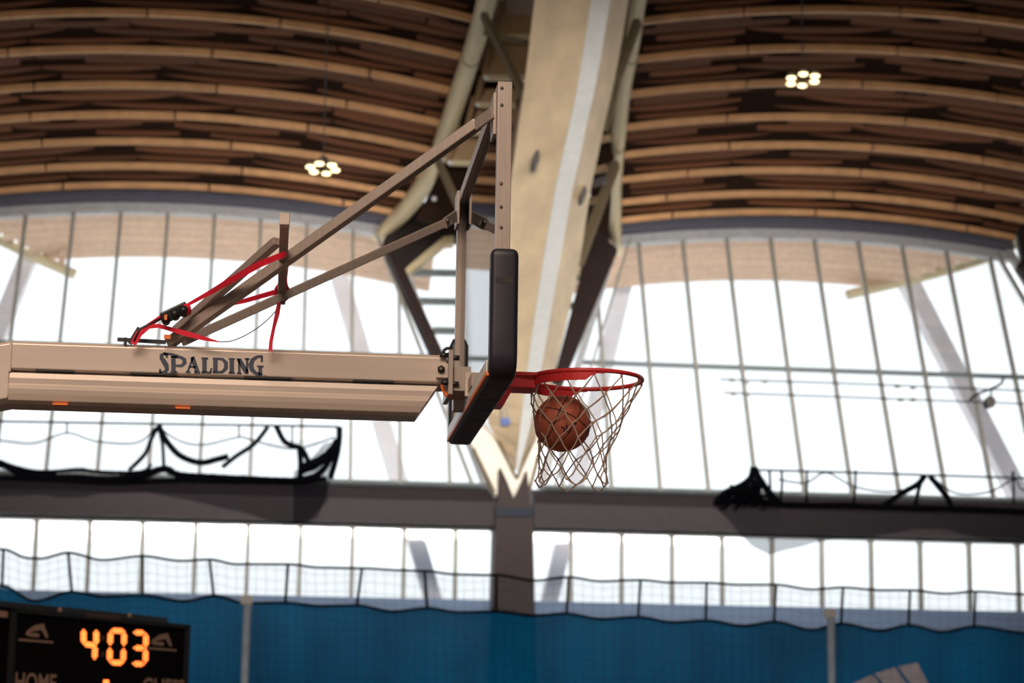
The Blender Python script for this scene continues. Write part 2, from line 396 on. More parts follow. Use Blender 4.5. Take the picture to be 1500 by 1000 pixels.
# ---- lower windows under the spandrel beam
SB0 = P(750, 774, YB).z; SB1 = ZT                       # underside and top of the spandrel
SILLZ = P(750, 880, YB).z
for wi, (x0, x1, first) in ((3, (-24.0, XA - 0.45, P(51, 790, YB).x)), (4, (XA + 0.45, 34.0, P(836, 790, YB).x))):
    win = thing('window_%d' % wi, ((x0 + x1) / 2, YB, SILLZ), kind='structure')
    x = first; mx = []
    while x - 1.15 > x0: x -= 1.15
    while x < x1 - 0.05: mx.append(x); x += 1.151
    for x in mx:
        MB().box((x - 0.035, YB - 0.09, SILLZ), (x + 0.035, YB + 0.09, SB0)).build('mullion', M['mullion'], win)
        MB().box((x + 0.036, YB - 0.07, SILLZ), (x + 0.05, YB + 0.07, SB0)).build('gasket', M['darkbar'], win)
        MB().prism([(x - 0.09, YB - 0.1, SB0), (x + 0.09, YB - 0.1, SB0), (x + 0.04, YB - 0.1, SB0 - 0.12), (x - 0.04, YB - 0.1, SB0 - 0.12)], (0, 0.2, 0)).build('bracket', M['mullion'], win)
    ex = [x0] + mx + [x1]
    for a, b in zip(ex, ex[1:]):
        if b - a > 0.15: MB().box((a + 0.04, YB - 0.006, SILLZ), (b - 0.04, YB + 0.006, SB0)).build('pane', M['glass'], win)
    MB().box((x0, YB - 0.12, SB0 - 0.07), (x1, YB + 0.1, SB0 + 0.04)).build('head_flashing', M['headpale'], win)
MB().box((-60, YB - 0.15, 0), (60, YB + 0.4, SILLZ)).build('wall_far', M['sill'])['kind'] = 'structure'
wb = thing('trim_1', (XA, YB, SB0), kind='structure')
pr = [(YB - 0.55, SB0 + 0.0), (YB - 0.55, SB0 + 0.52), (YB - 0.20, SB1 - 0.10), (YB + 0.1, SB1), (YB + 0.3, SB1), (YB + 0.3, SB0)]
for xa, xb in ((-60, XA - 0.4), (XA + 0.4, 60)):
    MB().prism([(xa, y, z) for y, z in pr], (xb - xa, 0, 0)).build('spandrel_beam', M['spandrel'], wb)

# ---- column, V legs, gussets at the arch foot
colm = thing('column', (XA, YB - 0.6, 0), 'dark brown column rising from the blue barrier to the arch foot', 'column')
def quadY(pts, Y, th): return MB().prism([P(a, b, Y) for a, b in pts], (0, th, 0))
YC = YB - 0.75
quadY([(727, 738), (780, 738), (783, 860), (786, 1100), (719, 1100), (723, 860)], YC, 0.9).build('shaft', M['leg'], colm)
quadY([(726, 742), (780, 743), (780, 757), (726, 756)], YC - 0.05, 0.08).build('collar_band', mat('navy_band', (0.012, 0.018, 0.034), 0.6, spec=0.2), colm)
quadY([(733, 684), (741, 700), (753, 730), (765, 704), (772, 688), (778, 742), (728, 742)], YC + 0.02, 0.5).build('forked_head', M['leg'], colm)
def quadW(pts, off, th): return MB().prism([PW(a, b, off) for a, b in pts], WN * th)
legs = thing('arch_support', (XA, YB, ZT), 'V-shaped brown and cream steel legs spreading from the column head', 'frame')
quadW([(561, 352), (597, 402), (649, 515), (676, 565), (657, 572), (634, 517), (567, 370)], 0.45, 0.35).build('leg', M['leg'], legs)
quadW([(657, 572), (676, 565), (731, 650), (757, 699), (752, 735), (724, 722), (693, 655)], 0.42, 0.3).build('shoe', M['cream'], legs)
quadW([(868, 335), (903, 362), (902, 371), (835, 534), (822, 565), (804, 560), (816, 534)], 0.45, 0.35).build('leg', M['leg'], legs)
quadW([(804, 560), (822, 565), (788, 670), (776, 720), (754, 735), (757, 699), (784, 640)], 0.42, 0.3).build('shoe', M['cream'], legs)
for a, b in (((716, 618), (757, 700)), ((784, 640), (757, 700)), ((694, 657), (724, 720)), ((789, 668), (776, 718))):
    MB().tube([PW(*a, 0.5), PW(*b, 0.5)], 0.035, 6).build('edge_bead', M['strut'], legs)
quadW([(562, 350), (600, 298), (748, 282), (748, 346), (650, 352), (597, 402), (570, 372)], 0.25, 0.2).build('gusset_plate', M['dark'], legs)
quadW([(850, 300), (890, 292), (893, 355), (905, 366), (898, 380), (862, 372), (846, 345)], 0.25, 0.2).build('gusset_plate', M['dark'], legs)
vin = thing('window_5', (XA, YB, ZT), kind='structure')
quadW([(600, 400), (652, 352), (720, 345), (720, 640), (700, 610), (650, 516)], 0.02, 0.012).build('pane', M['glass'], vin)
quadW([(868, 372), (835, 372), (800, 560), (812, 545)], 0.02, 0.012).build('pane', M['glass'], vin)
for y in (399, 441, 484): MB().bar(PW(596 + (y - 399) * 0.45, y, 0.1), PW(720, y + 2, 0.1), 0.16, 0.09, WN).build('glazing_bar', M['darkbar'], vin)
for y in (405, 448, 491): MB().bar(PW(800, y - 1, 0.1), PW(872 - (y - 371) * 0.41, y, 0.1), 0.16, 0.09, WN).build('glazing_bar', M['darkbar'], vin)
quadW([(597, 402), (594, 393), (650, 346), (665, 345), (665, 356), (652, 357)], 0.30, 0.2).build('head_frame', M['edge'], vin)
quadW([(845, 398), (848, 384), (868, 394), (866, 408)], 0.30, 0.2).build('head_frame', M['edge'], vin)
# next arch foot at the right edge of the view: mirrored leg
def mir(p): return V3((2 * XC['r'] - p.x, p.y, p.z))
lr = thing('arch_support', (XC['r'] + 7.2, YB, ZT), 'brown slanted leg at the far right end of the right window bay', 'frame')
MB().prism([mir(PW(a, b, 0.45)) for a, b in ((868, 335), (903, 362), (902, 371), (835, 534), (790, 640), (770, 640), (816, 534))], WN * 0.35).build('leg', M['leg'], lr)
MB().prism([mir(PW(a, b, 0.25)) for a, b in ((850, 300), (890, 292), (893, 355), (905, 366), (898, 380), (862, 372))], WN * 0.2).build('gusset_plate', M['dark'], lr)

# ---- roof arch: V-shaped glulam pair with a white steel soffit strip
arch = thing('roof_arch', (XA, 42, 8), 'V-shaped timber roof arch with white soffit strip climbing from the column', 'arch')
#        y,   A(left top), B (strip left), C (strip right), D (right top), depth of the soffit
AR = [(-70, 792, 879, 907, 933, 34.6), (0, 783, 866, 894, 921, 35.25), (60, 776, 857, 884, 911, 35.85), (133, 767, 845, 871, 897, 36.75), (180, 760, 835, 860, 886, 37.5), (233, 753, 823, 849, 875, 38.45),
      (280, 746, 813, 838, 865, 39.4), (333, 737, 804, 829, 857, 40.55), (400, 727, 793, 817, 846, 42.0), (500, 716, 778, 800, 824, 44.2), (600, 710, 765, 782, 798, 46.2), (690, 750, 755, 760, 768, 47.6)]
_a = sm([V3(r[0:3]) for r in AR], 4); _b = sm([V3(r[3:6]) for r in AR], 4); AR = [(*p, *q) for p, q in zip(_a, _b)]
L_, S_, R_ = [], [], []
for y, a, b, c, d, dep in AR:
    pa = P(a, y, dep + 1.1); pb = P(b, y, dep); pc = P(c, y, dep); pd = P(d, y, dep + 1.1)
    ia = V3((0.22, 0.25, 0.12)); idd = V3((-0.22, 0.25, 0.12))
    L_.append([pa, pb + V3((0, 0, 0.03)), pb + V3((0.1, 0.3, 0.25)), pa + ia]); R_.append([pc + V3((0, 0, 0.03)), pd, pd + idd, pc + V3((-0.1, 0.3, 0.25))])
    S_.append([pb, pc, pc + V3((0, 0.2, 0.2)), pb + V3((0, 0.2, 0.2))])
MB().loft(L_).build('timber_side', M['glulam'], arch); MB().loft(R_).build('timber_side', M['glulam'], arch); MB().loft(S_).build('soffit_strip', M['whitesteel'], arch)
for (x, y, dep, rx, ry) in ((785, 233, 38.3 + 0.62, 6, 14), (855, 284, 39.4 + 0.62, 5, 12)):
    ring = [P(x + rx * 0.8 * math.cos(t) - ry * 0.2 * math.sin(t), y + ry * math.sin(t), dep - 0.12) for t in [i * math.pi / 8 for i in range(16)]]
    h = MB().prism(ring, (0, 0.25, 0)).build('access_hole', M['dark'], arch)
# lamp fixed on the arch flank
fx = thing('wall_lamp', P(737, 610, 45.2), 'small tan and blue lamp fixed on the cream arch foot', 'lamp')
quadY([(733, 599), (744, 597), (746, 612), (734, 612)], 45.2, 0.2).build('housing', M['strut'], fx)
quadY([(734, 612), (747, 612), (747, 622), (735, 623)], 45.15, 0.22).build('lens', mat('blue_lens', (0.015, 0.06, 0.26), 0.4, spec=0.2), fx)
# ---- edge beams, trusses between arch and vaults
for nm, B_, B3, lab in (('edge_beam', LB, LB3, 'pale curved timber edge beam bounding the left vault'), ('edge_beam', RB, RB3, 'pale curved timber edge beam bounding the right vault')):
    eb = thing(nm, B3[4], lab, 'beam', 'edge beams of the vaults'); pts = []; ws = []
    rings = []
    for (a, b, c), p in zip(B_, B3):
        q = P(a, b, p.y - 0.45); h = c / 2 * q.y / FPX * 1.02
        rings.append((q, h))
    qs = sm([r[0] for r in rings], 4); hs = sm([V3((r[1], 0, 0)) for r in rings], 4)
    secs = []
    for i, q in enumerate(qs):
        h = hs[i].x; d = (qs[min(i + 1, len(qs) - 1)] - qs[max(0, i - 1)]).normalized(); r = d.cross(V3((0, 1, 0.3))).normalized(); u = r.cross(d).normalized()
        secs.append([q + r * h * math.cos(t) + u * 0.30 * math.sin(t) for t in [k * math.pi / 8 + math.pi / 16 for k in range(16)]])
    MB().loft(secs, smooth=True).build('timber', M['edge'], eb)
    for k in (9, 17):
        if k < len(secs) - 1:
            o = [p + (p - qs[k]) * 0.03 for p in secs[k]]; o2 = [p + (qs[k + 1] - qs[k]).normalized() * 0.05 for p in o]
            MB().loft([o, o2]).build('joint', M['strut'], eb)
tr = thing('roof_truss', P(720, 150, 42), 'olive steel struts and tan plywood panels between left edge beam and arch', 'truss')
def strut(a, b, Ya, Yb, w, par, m='strut', nm='strut'): MB().bar(P(*a, Ya), P(*b, Yb), w, w * 1.2).build(nm, M[m], par)
strut((708, 22), (768, 140), 42.0, 39.5, 0.12, tr); strut((640, 232), (676, 312), 46.0, 44.5, 0.12, tr); strut((702, 45), (770, 62), 43.5, 42, 0.10, tr)
for (x0, y0, x1, y1, sk) in ((742, 22, 790, 50, -10), (728, 62, 785, 110, -14), (712, 130, 765, 150, -10), (700, 160, 760, 190, -12), (676, 200, 730, 235, -15), (652, 262, 720, 288, -14)):
    Y = 44.5 + y0 * 0.012
    quadY([(x0, y0), (x1, y0), (x1 + sk, y1), (x0 + sk, y1)], Y, 0.12).build('plywood_panel', M['ply'], tr)
    strut((x0 - 2 + sk, y1 + 4), (x1 + sk, y1 + 5), Y - 0.15, Y - 0.15, 0.09, tr, 'edge', 'rail')
    strut((x0 - 5, y0 - 18), (x0 - 5 + sk, y1 + 4), Y - 0.2, Y - 0.1, 0.09, tr, 'ply', 'post')
    MB().ball(P(x0 - 2 + sk, y1 + 3, Y - 0.3), 0.06, 10, 6).build('bolt_cap', M['whitesteel'], tr)
quadY([(735, -40), (790, -40), (760, 150), (730, 300), (650, 330), (610, 320), (660, 220), (700, 100)], 47.4, 0.1).build('backing_panel', M['recess'], tr)
tr2 = thing('roof_truss', P(890, 200, 42), 'olive steel struts wedged between the arch and right edge beam', 'truss')
strut((934, 32), (902, 118), 39.5, 38.6, 0.13, tr2); strut((902, 240), (848, 385), 45.5, 43.5, 0.16, tr2)
strut((868, 270), (888, 262), 44, 44, 0.12, tr2, 'dark'); strut((905, 118), (888, 190), 40.6, 41.4, 0.10, tr2)
quadY([(920, -40), (945, -40), (912, 130), (898, 250), (892, 345), (860, 330), (872, 230), (890, 130)], 47.4, 0.1).build('backing_panel', M['recess'], tr2)
for y in (60, 110, 160, 205, 250, 295): strut((925 - y * 0.22, y), (915 - y * 0.1, y - 4), 46.5, 46.5, 0.12, tr2, 'ply', 'rail')

# ---- outside the glass: eaves and props
def EBR(x): return 428 - (x - 1265) * 0.30 if x > 1265 else 2000
def EBL(x): return 398 - (105 - x) * 0.5 if x < 105 else 2000
for side in 'lr':
    xc = XC[side]; ev = thing('eave', (xc, HEADC.y + 1.4, HEADC.z), 'plank soffit of the eave seen through the top panes, ' + ('left bay' if side == 'l' else 'right bay'), 'eave', 'eaves outside the glass')
    y0 = HEADC.y + 0.25
    for r in range(7):
        ya = y0 + r * 0.30; rings = []
        xa_, xb_ = xc - 6.2, xc + 6.2
        def below(x):
            q = proj((x, ya, roof_z(x, ya, xc))); return q[1] > (EBR(q[0]) if side == 'r' else EBL(q[0]))
        while side == 'r' and xb_ > xc and below(xb_): xb_ -= 0.08       # the soffit stops at the eave beam
        while side == 'l' and xa_ < xc and below(xa_): xa_ += 0.08
        for k in range(15):
            x = xa_ + (xb_ - xa_) * k / 14; z = roof_z(x, ya, xc) + 0.05; zb = roof_z(x, ya + 0.27, xc) + 0.05
            rings.append([(x, ya, z), (x, ya + 0.27, zb), (x, ya + 0.27, zb + 0.08), (x, ya, z + 0.08)])
        MB().loft(rings).build('soffit_board', M['outwood'], ev)
def outbar(name, a, b, Ya, Yb, w, d, m, label, cat, g=None):
    pa, pb = P(*a, Ya), P(*b, Yb); pb = pa + (pb - pa) * ((pa.z + 0.4) / (pa.z - pb.z))      # down to the ground
    o = MB().bar(pa, pb, w, d, (0, 1, 0)).build(name, M[m]); tag(o, label, cat, g); return o
g = 'props outside the glass'
outbar('slanted_prop', (478, 340), (652, 940), 54, 54, 0.42, 0.5, 'outpost', 'pale slanted prop outside the left window bay', 'prop', g)
outbar('slanted_prop', (1318, 390), (1520, 780), 54, 54, 0.46, 0.5, 'outpost', 'pale slanted prop outside the right window bay', 'prop', g)
outbar('slanted_prop', (922, 380), (800, 900), 55.3, 55.3, 0.40, 0.5, 'outpost', 'pale prop leaning toward the column outside the right bay', 'prop', g)
outbar('slanted_prop', (45, 370), (-120, 780), 54, 54, 0.42, 0.5, 'outpost', 'pale slanted prop at the left edge outside the glass', 'prop', g)
ev = thing('eave_beam', P(1350, 400, 53.4), 'pale curved eave beam behind the right bay top corner panes', 'beam', 'eave beams outside')
MB().tube(sm([P(x, y, 53.4) for x, y in ((1240, 432), (1290, 420), (1340, 408), (1400, 392), (1460, 372), (1510, 345))], 4), 0.13, 8).build('chord', M['edge'], ev)
for x, y in ((1298, 412), (1330, 402), (1372, 392), (1410, 382)): MB().bar(P(x, y, 53.4), P(x + 6, y - 30, 53.2), 0.16, 0.16).build('web_post', M['outwood'], ev)
ev = thing('eave_beam', P(60, 380, 53.4), 'pale curved eave beam behind the left bay top corner panes', 'beam', 'eave beams outside')
MB().tube(sm([P(x, y, 53.4) for x, y in ((-60, 330), (0, 352), (50, 376), (110, 402))], 4), 0.13, 8).build('chord', M['edge'], ev)
for x, y in ((15, 356), (55, 374), (90, 388)): MB().bar(P(x, y, 53.4), P(x + 2, y - 25, 53.2), 0.16, 0.16).build('web_post', M['outwood'], ev)

# ================================================================== THE HOOP
XBK = P(728, 240, 8.0).x; XFR = XBK + 0.056             # back and front of the board frame
YN, YF = 8.0, 9.83
ZTOP = P(739, 119, 8.0).z; ZBOT = P(735, 557, 8.0).z + 0.05
YM = (YN + YF) / 2
RIMC = P(858, 556, YM)
ARM_Y0, ARM_Y1 = YM - 0.11, YM + 0.11
hoop = thing('basketball_hoop', (P(0, 550, YM).x - 1.2, YM, 0), 'grey steel basketball hoop with glass backboard, padded edge and red rim', 'hoop')
fr = 0.048
board = MB().box((XBK + 0.022, YN + 0.02, ZBOT + 0.02), (XBK + 0.034, YF - 0.02, ZTOP - 0.02)).build('backboard_glass', M['board_glass'], hoop)
frame = MB().box((XBK, YN, ZBOT), (XFR, YN + fr, ZTOP)).build('frame_side', M['alu'], hoop, 0.003)
for (x, y) in ((735, 129), (735, 154), (734, 269), (734, 303), (734, 333)):
    p = P(x, y, YN); MB().tube([p + V3((0, 0.002, 0)), p + V3((0, -0.003, 0))], 0.0065, 10).build('screw', M['steel'], frame)
MB().box((XBK, YF - fr, ZBOT), (XFR, YF, ZTOP)).build('frame_side', M['alu'], hoop, 0.003)
MB().box((XBK, YN + fr, ZTOP - fr), (XFR, YF - fr, ZTOP)).build('frame_top', M['alu'], hoop, 0.003)
MB().box((XBK, YN + fr, ZBOT), (XFR, YF - fr, ZBOT + fr)).build('frame_bottom', M['alu'], hoop, 0.003)
# pad: rounded section swept round the lower edge (U)
pad_h = P(738, 367, YN).z
xa, xb = P(718, 450, YN - .04).x, P(759.5, 450, YN - .04).x
def rsec(w0, w1, t0, t1, r=0.022, n=4):
    """rounded rectangle in (X, outward)"""
    out = []
    for cx, ct, a0 in ((w1 - r, t1 - r, 0), (w0 + r, t1 - r, 90), (w0 + r, t0 + r, 180), (w1 - r, t0 + r, 270)):
        for k in range(n + 1):
            a = math.radians(a0 + 90 * k / n); out.append((cx + r * math.cos(a), ct + r * math.sin(a)))
    return out
sec = rsec(xa, xb, -0.035, 0.045)
rings = []
def add_ring(y, z, ny, nz, sc_=1.0):
    cxm = (xa + xb) / 2
    rings.append([V3((cxm + (x - cxm) * sc_, y + ny * (0.005 + (t - 0.005) * sc_), z + nz * (0.005 + (t - 0.005) * sc_))) for x, t in sec])
for dz, s_ in ((0, 0.72), (0.006, 0.88), (0.016, 0.97), (0.028, 1.0)): add_ring(YN, pad_h - dz, -1, 0, s_)
RC = 0.05
for k in range(5): add_ring(YN, pad_h - 0.03 - (pad_h - 0.03 - ZBOT - RC) * k / 4, -1, 0)
for k in range(1, 7):
    a = math.radians(90 * k / 6); add_ring(YN + RC - RC * math.cos(a), ZBOT + RC - RC * math.sin(a), -math.cos(a), -math.sin(a))
for k in range(1, 6): add_ring(YN + RC + (YF - YN - 2 * RC) * k / 6, ZBOT, 0, -1)
for k in range(0, 7):
    a = math.radians(90 * k / 6); add_ring(YF - RC + RC * math.sin(a), ZBOT + RC - RC * math.cos(a), math.sin(a), -math.cos(a))
add_ring(YF, pad_h - 0.03, 1, 0); add_ring(YF, pad_h, 1, 0, 0.75)
pad = MB().loft(rings, smooth=True).build('edge_pad', M['black'], hoop)
p = P(739, 410, YN - 0.046)
MB().prism([p + V3((0.024 * sg + 0.011 * math.cos(t), 0, 0.012 * math.sin(t))) for sg, ts in ((1, range(-90, 91, 30)), (-1, range(90, 271, 30))) for t in map(math.radians, ts)], (0, 0.002, 0)).build('slot', M['armdark'], pad)
q = P(739, 375, YN - 0.046)
for k in range(6):
    yy = YN + 0.22 + k * 0.27
    MB().box((xa + 0.028, yy - 0.004, ZBOT - 0.0465), (xb - 0.012, yy + 0.004, ZBOT - 0.0440)).build('groove', M['armdark'], pad)
MB().box((xa - 0.006, YN + 0.01, ZBOT - 0.030), (xa + 0.004, YF - 0.02, ZBOT - 0.014)).build('orange_piping', M['orange'], pad)
MB().box((xa - 0.004, YN + 0.03, ZBOT - 0.013), (xa + 0.004, YF - 0.02, ZBOT + 0.033)).build('back_reflection', M['white'], pad)  # white strip stands in for light reflected off the frame's back face
# rim
rim = []
RR = 0.2395
for k in range(64):
    a = 2 * math.pi * k / 64; rim.append(RIMC + V3((RR * math.cos(a), RR * math.sin(a), 0)))
rimo = MB().tube(rim, 0.0095, 10, closed=True).build('rim', M['red'], hoop)
mb = MB(); rings = []
for k in range(33):
    a = math.radians(180 - 100 + 200 * k / 32); e = 1.0 if 2 < k < 30 else (0.55 if k in (2, 30) else 0.3)
    ca, sa = math.cos(a), math.sin(a)
    rings.append([RIMC + V3((r * ca, r * sa, z)) for r, z in ((RR + 0.003, 0.0), (RR + 0.003, -0.042 * e), (RR - 0.003, -0.042 * e), (RR - 0.003, 0.0))])
mb.loft(rings).build('rim_band', M['red'], rimo)
bx = RIMC.x - RR
MB().prism([(XFR + 0.02, YM - 0.075, RIMC.z + 0.006), (bx + 0.07, YM - 0.12, RIMC.z + 0.006), (bx + 0.012, YM, RIMC.z + 0.006), (bx + 0.07, YM + 0.12, RIMC.z + 0.006), (XFR + 0.02, YM + 0.075, RIMC.z + 0.006)], (0, 0, -0.012)).build('neck_plate', M['red'], rimo)
MB().box((XFR + 0.012, YM - 0.08, RIMC.z - 0.055), (bx + 0.025, YM + 0.08, RIMC.z + 0.012)).build('neck_box', M['red'], rimo, 0.004)
MB().box((XFR, YM - 0.10, RIMC.z - 0.10), (XFR + 0.014, YM + 0.10, RIMC.z + 0.05)).build('mount_plate', M['red'], rimo, 0.003)
zb_ = P(742, 597, YM).z
MB().prism([(XFR + 0.012, YM - 0.06, RIMC.z - 0.05), (XFR + 0.105, YM - 0.06, RIMC.z - 0.05), (XFR + 0.105, YM - 0.06, RIMC.z - 0.075), (XFR + 0.075, YM - 0.06, zb_), (XFR + 0.03, YM - 0.06, zb_)], (0, 0.12, 0)).build('spring_housing', M['red'], rimo, 0.003)
# net (one knotted web)
prof = [(560, 858, 83), (585, 853, 75), (605, 849, 68), (625, 845, 62), (645, 841, 57), (665, 838, 53), (685, 838, 52), (703, 838, 54)]
NL = []
for y, c, r in prof:
    pc = P(c, y + 3, YM); NL.append((pc.x, pc.z, r * YM / FPX))
mb = MB(); nodes = []
for k, (cx, cz, r) in enumerate(NL):
    row = []
    for i in range(12):
        a = 2 * math.pi * (i + 0.5 * (k % 2)) / 12
        jit = 0.0 if k == 0 else 0.008
        row.append(V3((cx + r * math.cos(a) + random.uniform(-jit, jit), YM + r * math.sin(a) + random.uniform(-jit, jit), cz + random.uniform(-jit, jit) * 1.3)))
    nodes.append(row)
for i in range(12):
    a = 2 * math.pi * i / 12; nodes[0][i] = RIMC + V3(((RR + 0.001) * math.cos(a), (RR + 0.001) * math.sin(a), -0.016))
for k in range(len(nodes) - 1):
    for i in range(12):
        for di in ((0, -1) if k % 2 == 0 else (0, 1)):
            a = nodes[k][i]; b = nodes[k + 1][(i + di) % 12]; m_ = (a + b) / 2 + V3((random.uniform(-.004, .004), random.uniform(-.004, .004), -0.004))
            mb.tube(sm([a, m_, b], 3), 0.0032, 5)
    if k:
        for i in range(12): mb.ball(nodes[k][i], 0.0055, 6, 4)
for i in range(12):                                      # bottom loops
    a = nodes[-1][i]; b = nodes[-1][(i + 1) % 12]
    if i % 2 == 0: mb.tube(sm([a, (a + b) / 2 + V3((0, 0, -0.025)), b], 4), 0.0035, 5)
    mb.ball(a, 0.006, 6, 4)
net = mb.build('net', M['cord'], hoop); net['label'] = 'tan knotted cord net'
for i in range(12):
    a = 2 * math.pi * i / 12; c = RIMC + V3((RR * math.cos(a), RR * math.sin(a), -0.012))
    MB().tube([c + V3((0, 0, 0.004)), c + V3((0, 0, -0.008))], 0.005, 6).build('net_hook', M['red'], rimo)
# arm: two-part welded beam, near face ARM_Y0
def az(y): return P(330, y, ARM_Y0).z
zA, zB, zC, zD, zE = az(508), az(513), az(551), az(556), az(599)
Y0, Y1 = ARM_Y0, ARM_Y1
xL = P(15, 520, Y0).x; xR = P(654, 540, Y0).x; xR1 = P(641, 575, Y0).x; xR2 = P(612, 600, Y0).x
def secu(x): return [(x, Y0, zB), (x, Y0, zC + 0.006), (x, Y0 + 0.012, zC), (x, Y1 - 0.012, zC), (x, Y1, zC + 0.006), (x, Y1, zB), (x, Y1 - 0.02, zA), (x, Y0 + 0.02, zA)]
arm = MB().loft([secu(xL), secu(xR)]).build('arm', M['arm'], hoop, 0.004)
def secl(x, xb_):
    zs = [(Y0 + 0.006, zD + 0.004), (Y0 - 0.002, zD - 0.02), (Y0 + 0.002, zD - 0.045), (Y0 - 0.010, zD - 0.062), (Y0 - 0.004, zD - 0.085), (Y0 + 0.008, zE + 0.012), (Y0 + 0.03, zE)]
    full = zs + [(2 * YM - y, z) for y, z in reversed(zs)]
    return [(x + (xb_ - x) * (zD - z) / (zD - zE), y, z) for y, z in full]
lowr = MB().loft([secl(xL, xL), secl(xR1, xR2)]).build('arm_lower_channel', M['arm'], hoop, 0.003)
for x0, x1, y in ((51, 107, 551.5), (190, 258, 556), (357, 427, 559.5), (517, 577, 563.5)):
    pa = P(x0, y, Y0 - 0.003); pb = P(x1, y, Y0 - 0.003)
    MB().box((pa.x, Y0 - 0.004, zC - 0.004), (pb.x, Y0 + 0.02, zC + 0.003)).build('weld_slot', M['armdark'], arm)
for x in (88, 268):
    pa = P(x, 592, Y0); MB().box((pa.x - 0.03, Y0 - 0.002, zE - 0.004), (pa.x + 0.03, Y0 + 0.03, zE + 0.003)).build('drain_plug', M['orange'], lowr)
# the arm's rear section, bending down behind the collar
rl = []
for dx, dz in ((0, 0), (-1.6, -0.34)):
    rl.append([(xL + dx, y, z + dz) for y, z in ((Y0, zB), (Y0, zE + 0.02), (Y0 + 0.03, zE), (Y1 - 0.03, zE), (Y1, zE + 0.02), (Y1, zB), (Y1 - 0.02, zA), (Y0 + 0.02, zA))])
MB().loft(rl).build('arm_rear', M['arm'], hoop, 0.004)
MB().box((xL - 0.004, Y0 - 0.004, zC - 0.01), (xL + 0.006, Y1 + 0.004, zB + 0.003)).build('arm_collar', M['arm'], hoop, 0.002)
# far down the arm the wheeled base carries it (outside the frame)
xb0 = xL - 1.6
MB().bar((xb0 + 0.05, YM, zE - 0.2), (xb0 - 0.9, YM, 0.35), 0.2, 0.25, (0, 1, 0)).build('mast', M['arm'], hoop, 0.01)
MB().box((xb0 - 2.3, YM - 0.6, 0.06), (xb0 - 0.3, YM + 0.6, 0.42)).build('base', M['black'], hoop, 0.04)
for sx in (xb0 - 2.1, xb0 - 0.5):
    for sy in (YM - 0.5, YM + 0.5): MB().tube([(sx, sy - 0.03, 0.075), (sx, sy + 0.03, 0.075)], 0.075, 14).build('wheel', M['blackm'], hoop)
# lettering on the arm: SPALDING in heavy slab capitals
def arc(cx, cy, rx, ry, a0, a1, n=8): return [(cx + rx * math.cos(math.radians(a0 + (a1 - a0) * k / n)), cy + ry * math.sin(math.radians(a0 + (a1 - a0) * k / n))) for k in range(n + 1)]
def stroke(mb, pts, w, to3):
    ws = [q * 1.12 for q in (w if isinstance(w, list) else [w] * len(pts))]; L = []; R = []
    for i, (x, y) in enumerate(pts):
        a = pts[max(i - 1, 0)]; b = pts[min(i + 1, len(pts) - 1)]; dx, dy = b[0] - a[0], b[1] - a[1]; l = math.hypot(dx, dy) or 1
        nx, ny = -dy / l * ws[i] / 2, dx / l * ws[i] / 2; L.append((x + nx, y + ny)); R.append((x - nx, y - ny))
    n = len(pts); vs = [to3(*p) for p in L + R]
    off = TEXT_OFF; k = 2 * n
    fs = [(i, i + 1, n + i + 1, n + i) for i in range(n - 1)]
    mb.add(vs, fs)
TEXT_OFF = 0
def arm_pt(x, y):                                       # photo pixel of the lettering -> near face of the arm
    q = P(x, y, Y0 - 0.0015); return q
LET = [  # letter: list of strokes (pixel coordinates read from the photograph)
    [([(245, 518), (244, 524)], 2.6), ([(245, 519.5), (240, 518), (236.5, 520), (236.5, 524), (240, 529), (243.5, 535), (244.5, 541), (241, 545), (235, 546), (233.5, 546.5)], [3, 4, 5, 5.5, 6.5, 6.5, 5.5, 4.5, 4, 5]), ([(234.5, 540), (234.5, 548)], 2.8), ([(240, 517.5), (252, 518.5), (262, 521)], [3.5, 3, 2])],
    [([(254, 521), (254, 545)], 6), ([(250, 522), (260, 522.5)], 2.6), ([(249.5, 544.7), (260, 545.2)], 2.8), ([(256, 522.5), (265, 523), (270, 526.5), (270.5, 531), (266, 535.5), (257, 535.5)], [3, 4, 5.5, 5.5, 4, 2.6])],
    [([(283, 522.5), (275, 544)], 2.6), ([(281.5, 522.5), (289, 544.5)], 6), ([(277.5, 537), (287, 537.3)], 2.4), ([(272, 544.6), (279, 544.9)], 2.6), ([(284.5, 545), (293.5, 545.3)], 2.8)],
    [([(299.5, 524), (299.5, 545)], 6), ([(295, 524.6), (305, 524.9)], 2.6), ([(295, 545), (309, 545.4)], 2.8), ([(308.5, 546), (309.5, 539)], 2.6)],
    [([(315.5, 524.5), (315.5, 545)], 6), ([(311.5, 525), (320, 525.2)], 2.6), ([(311.5, 545), (320, 545.2)], 2.8), ([(318, 525.2), (326, 526), (331, 531), (331, 539), (326, 544.5), (317, 545.2)], [2.6, 4, 5.5, 5.5, 4, 2.6])],
    [([(339.5, 525), (339.5, 546)], 6), ([(335, 525.6), (344, 525.8)], 2.6), ([(335, 545.6), (344, 546)], 2.8)],
    [([(350.5, 525), (350.5, 547)], 3.4), ([(350, 526), (361.5, 546)], 6), ([(362, 525), (362, 547.5)], 3.2), ([(346.5, 526), (353, 526.2)], 2.6), ([(347, 546.5), (354, 546.8)], 2.6), ([(358.5, 525.4), (365.5, 525.8)], 2.6)],
    [([(383, 521.5), (376, 522.5), (370, 527), (367.5, 534), (369, 541), (374, 546), (381, 548.5), (384.5, 549.5)], [3, 4, 5.5, 6.5, 6, 5, 4.5, 4]), ([(383.5, 520.5), (383.5, 530)], 3), ([(381, 536), (381.5, 549.5)], 5), ([(376.5, 536.3), (386, 536.6)], 2.6)],
]
lt = MB()
for L_strokes in LET:
    for pts, w_ in L_strokes: stroke(lt, pts, w_, arm_pt)
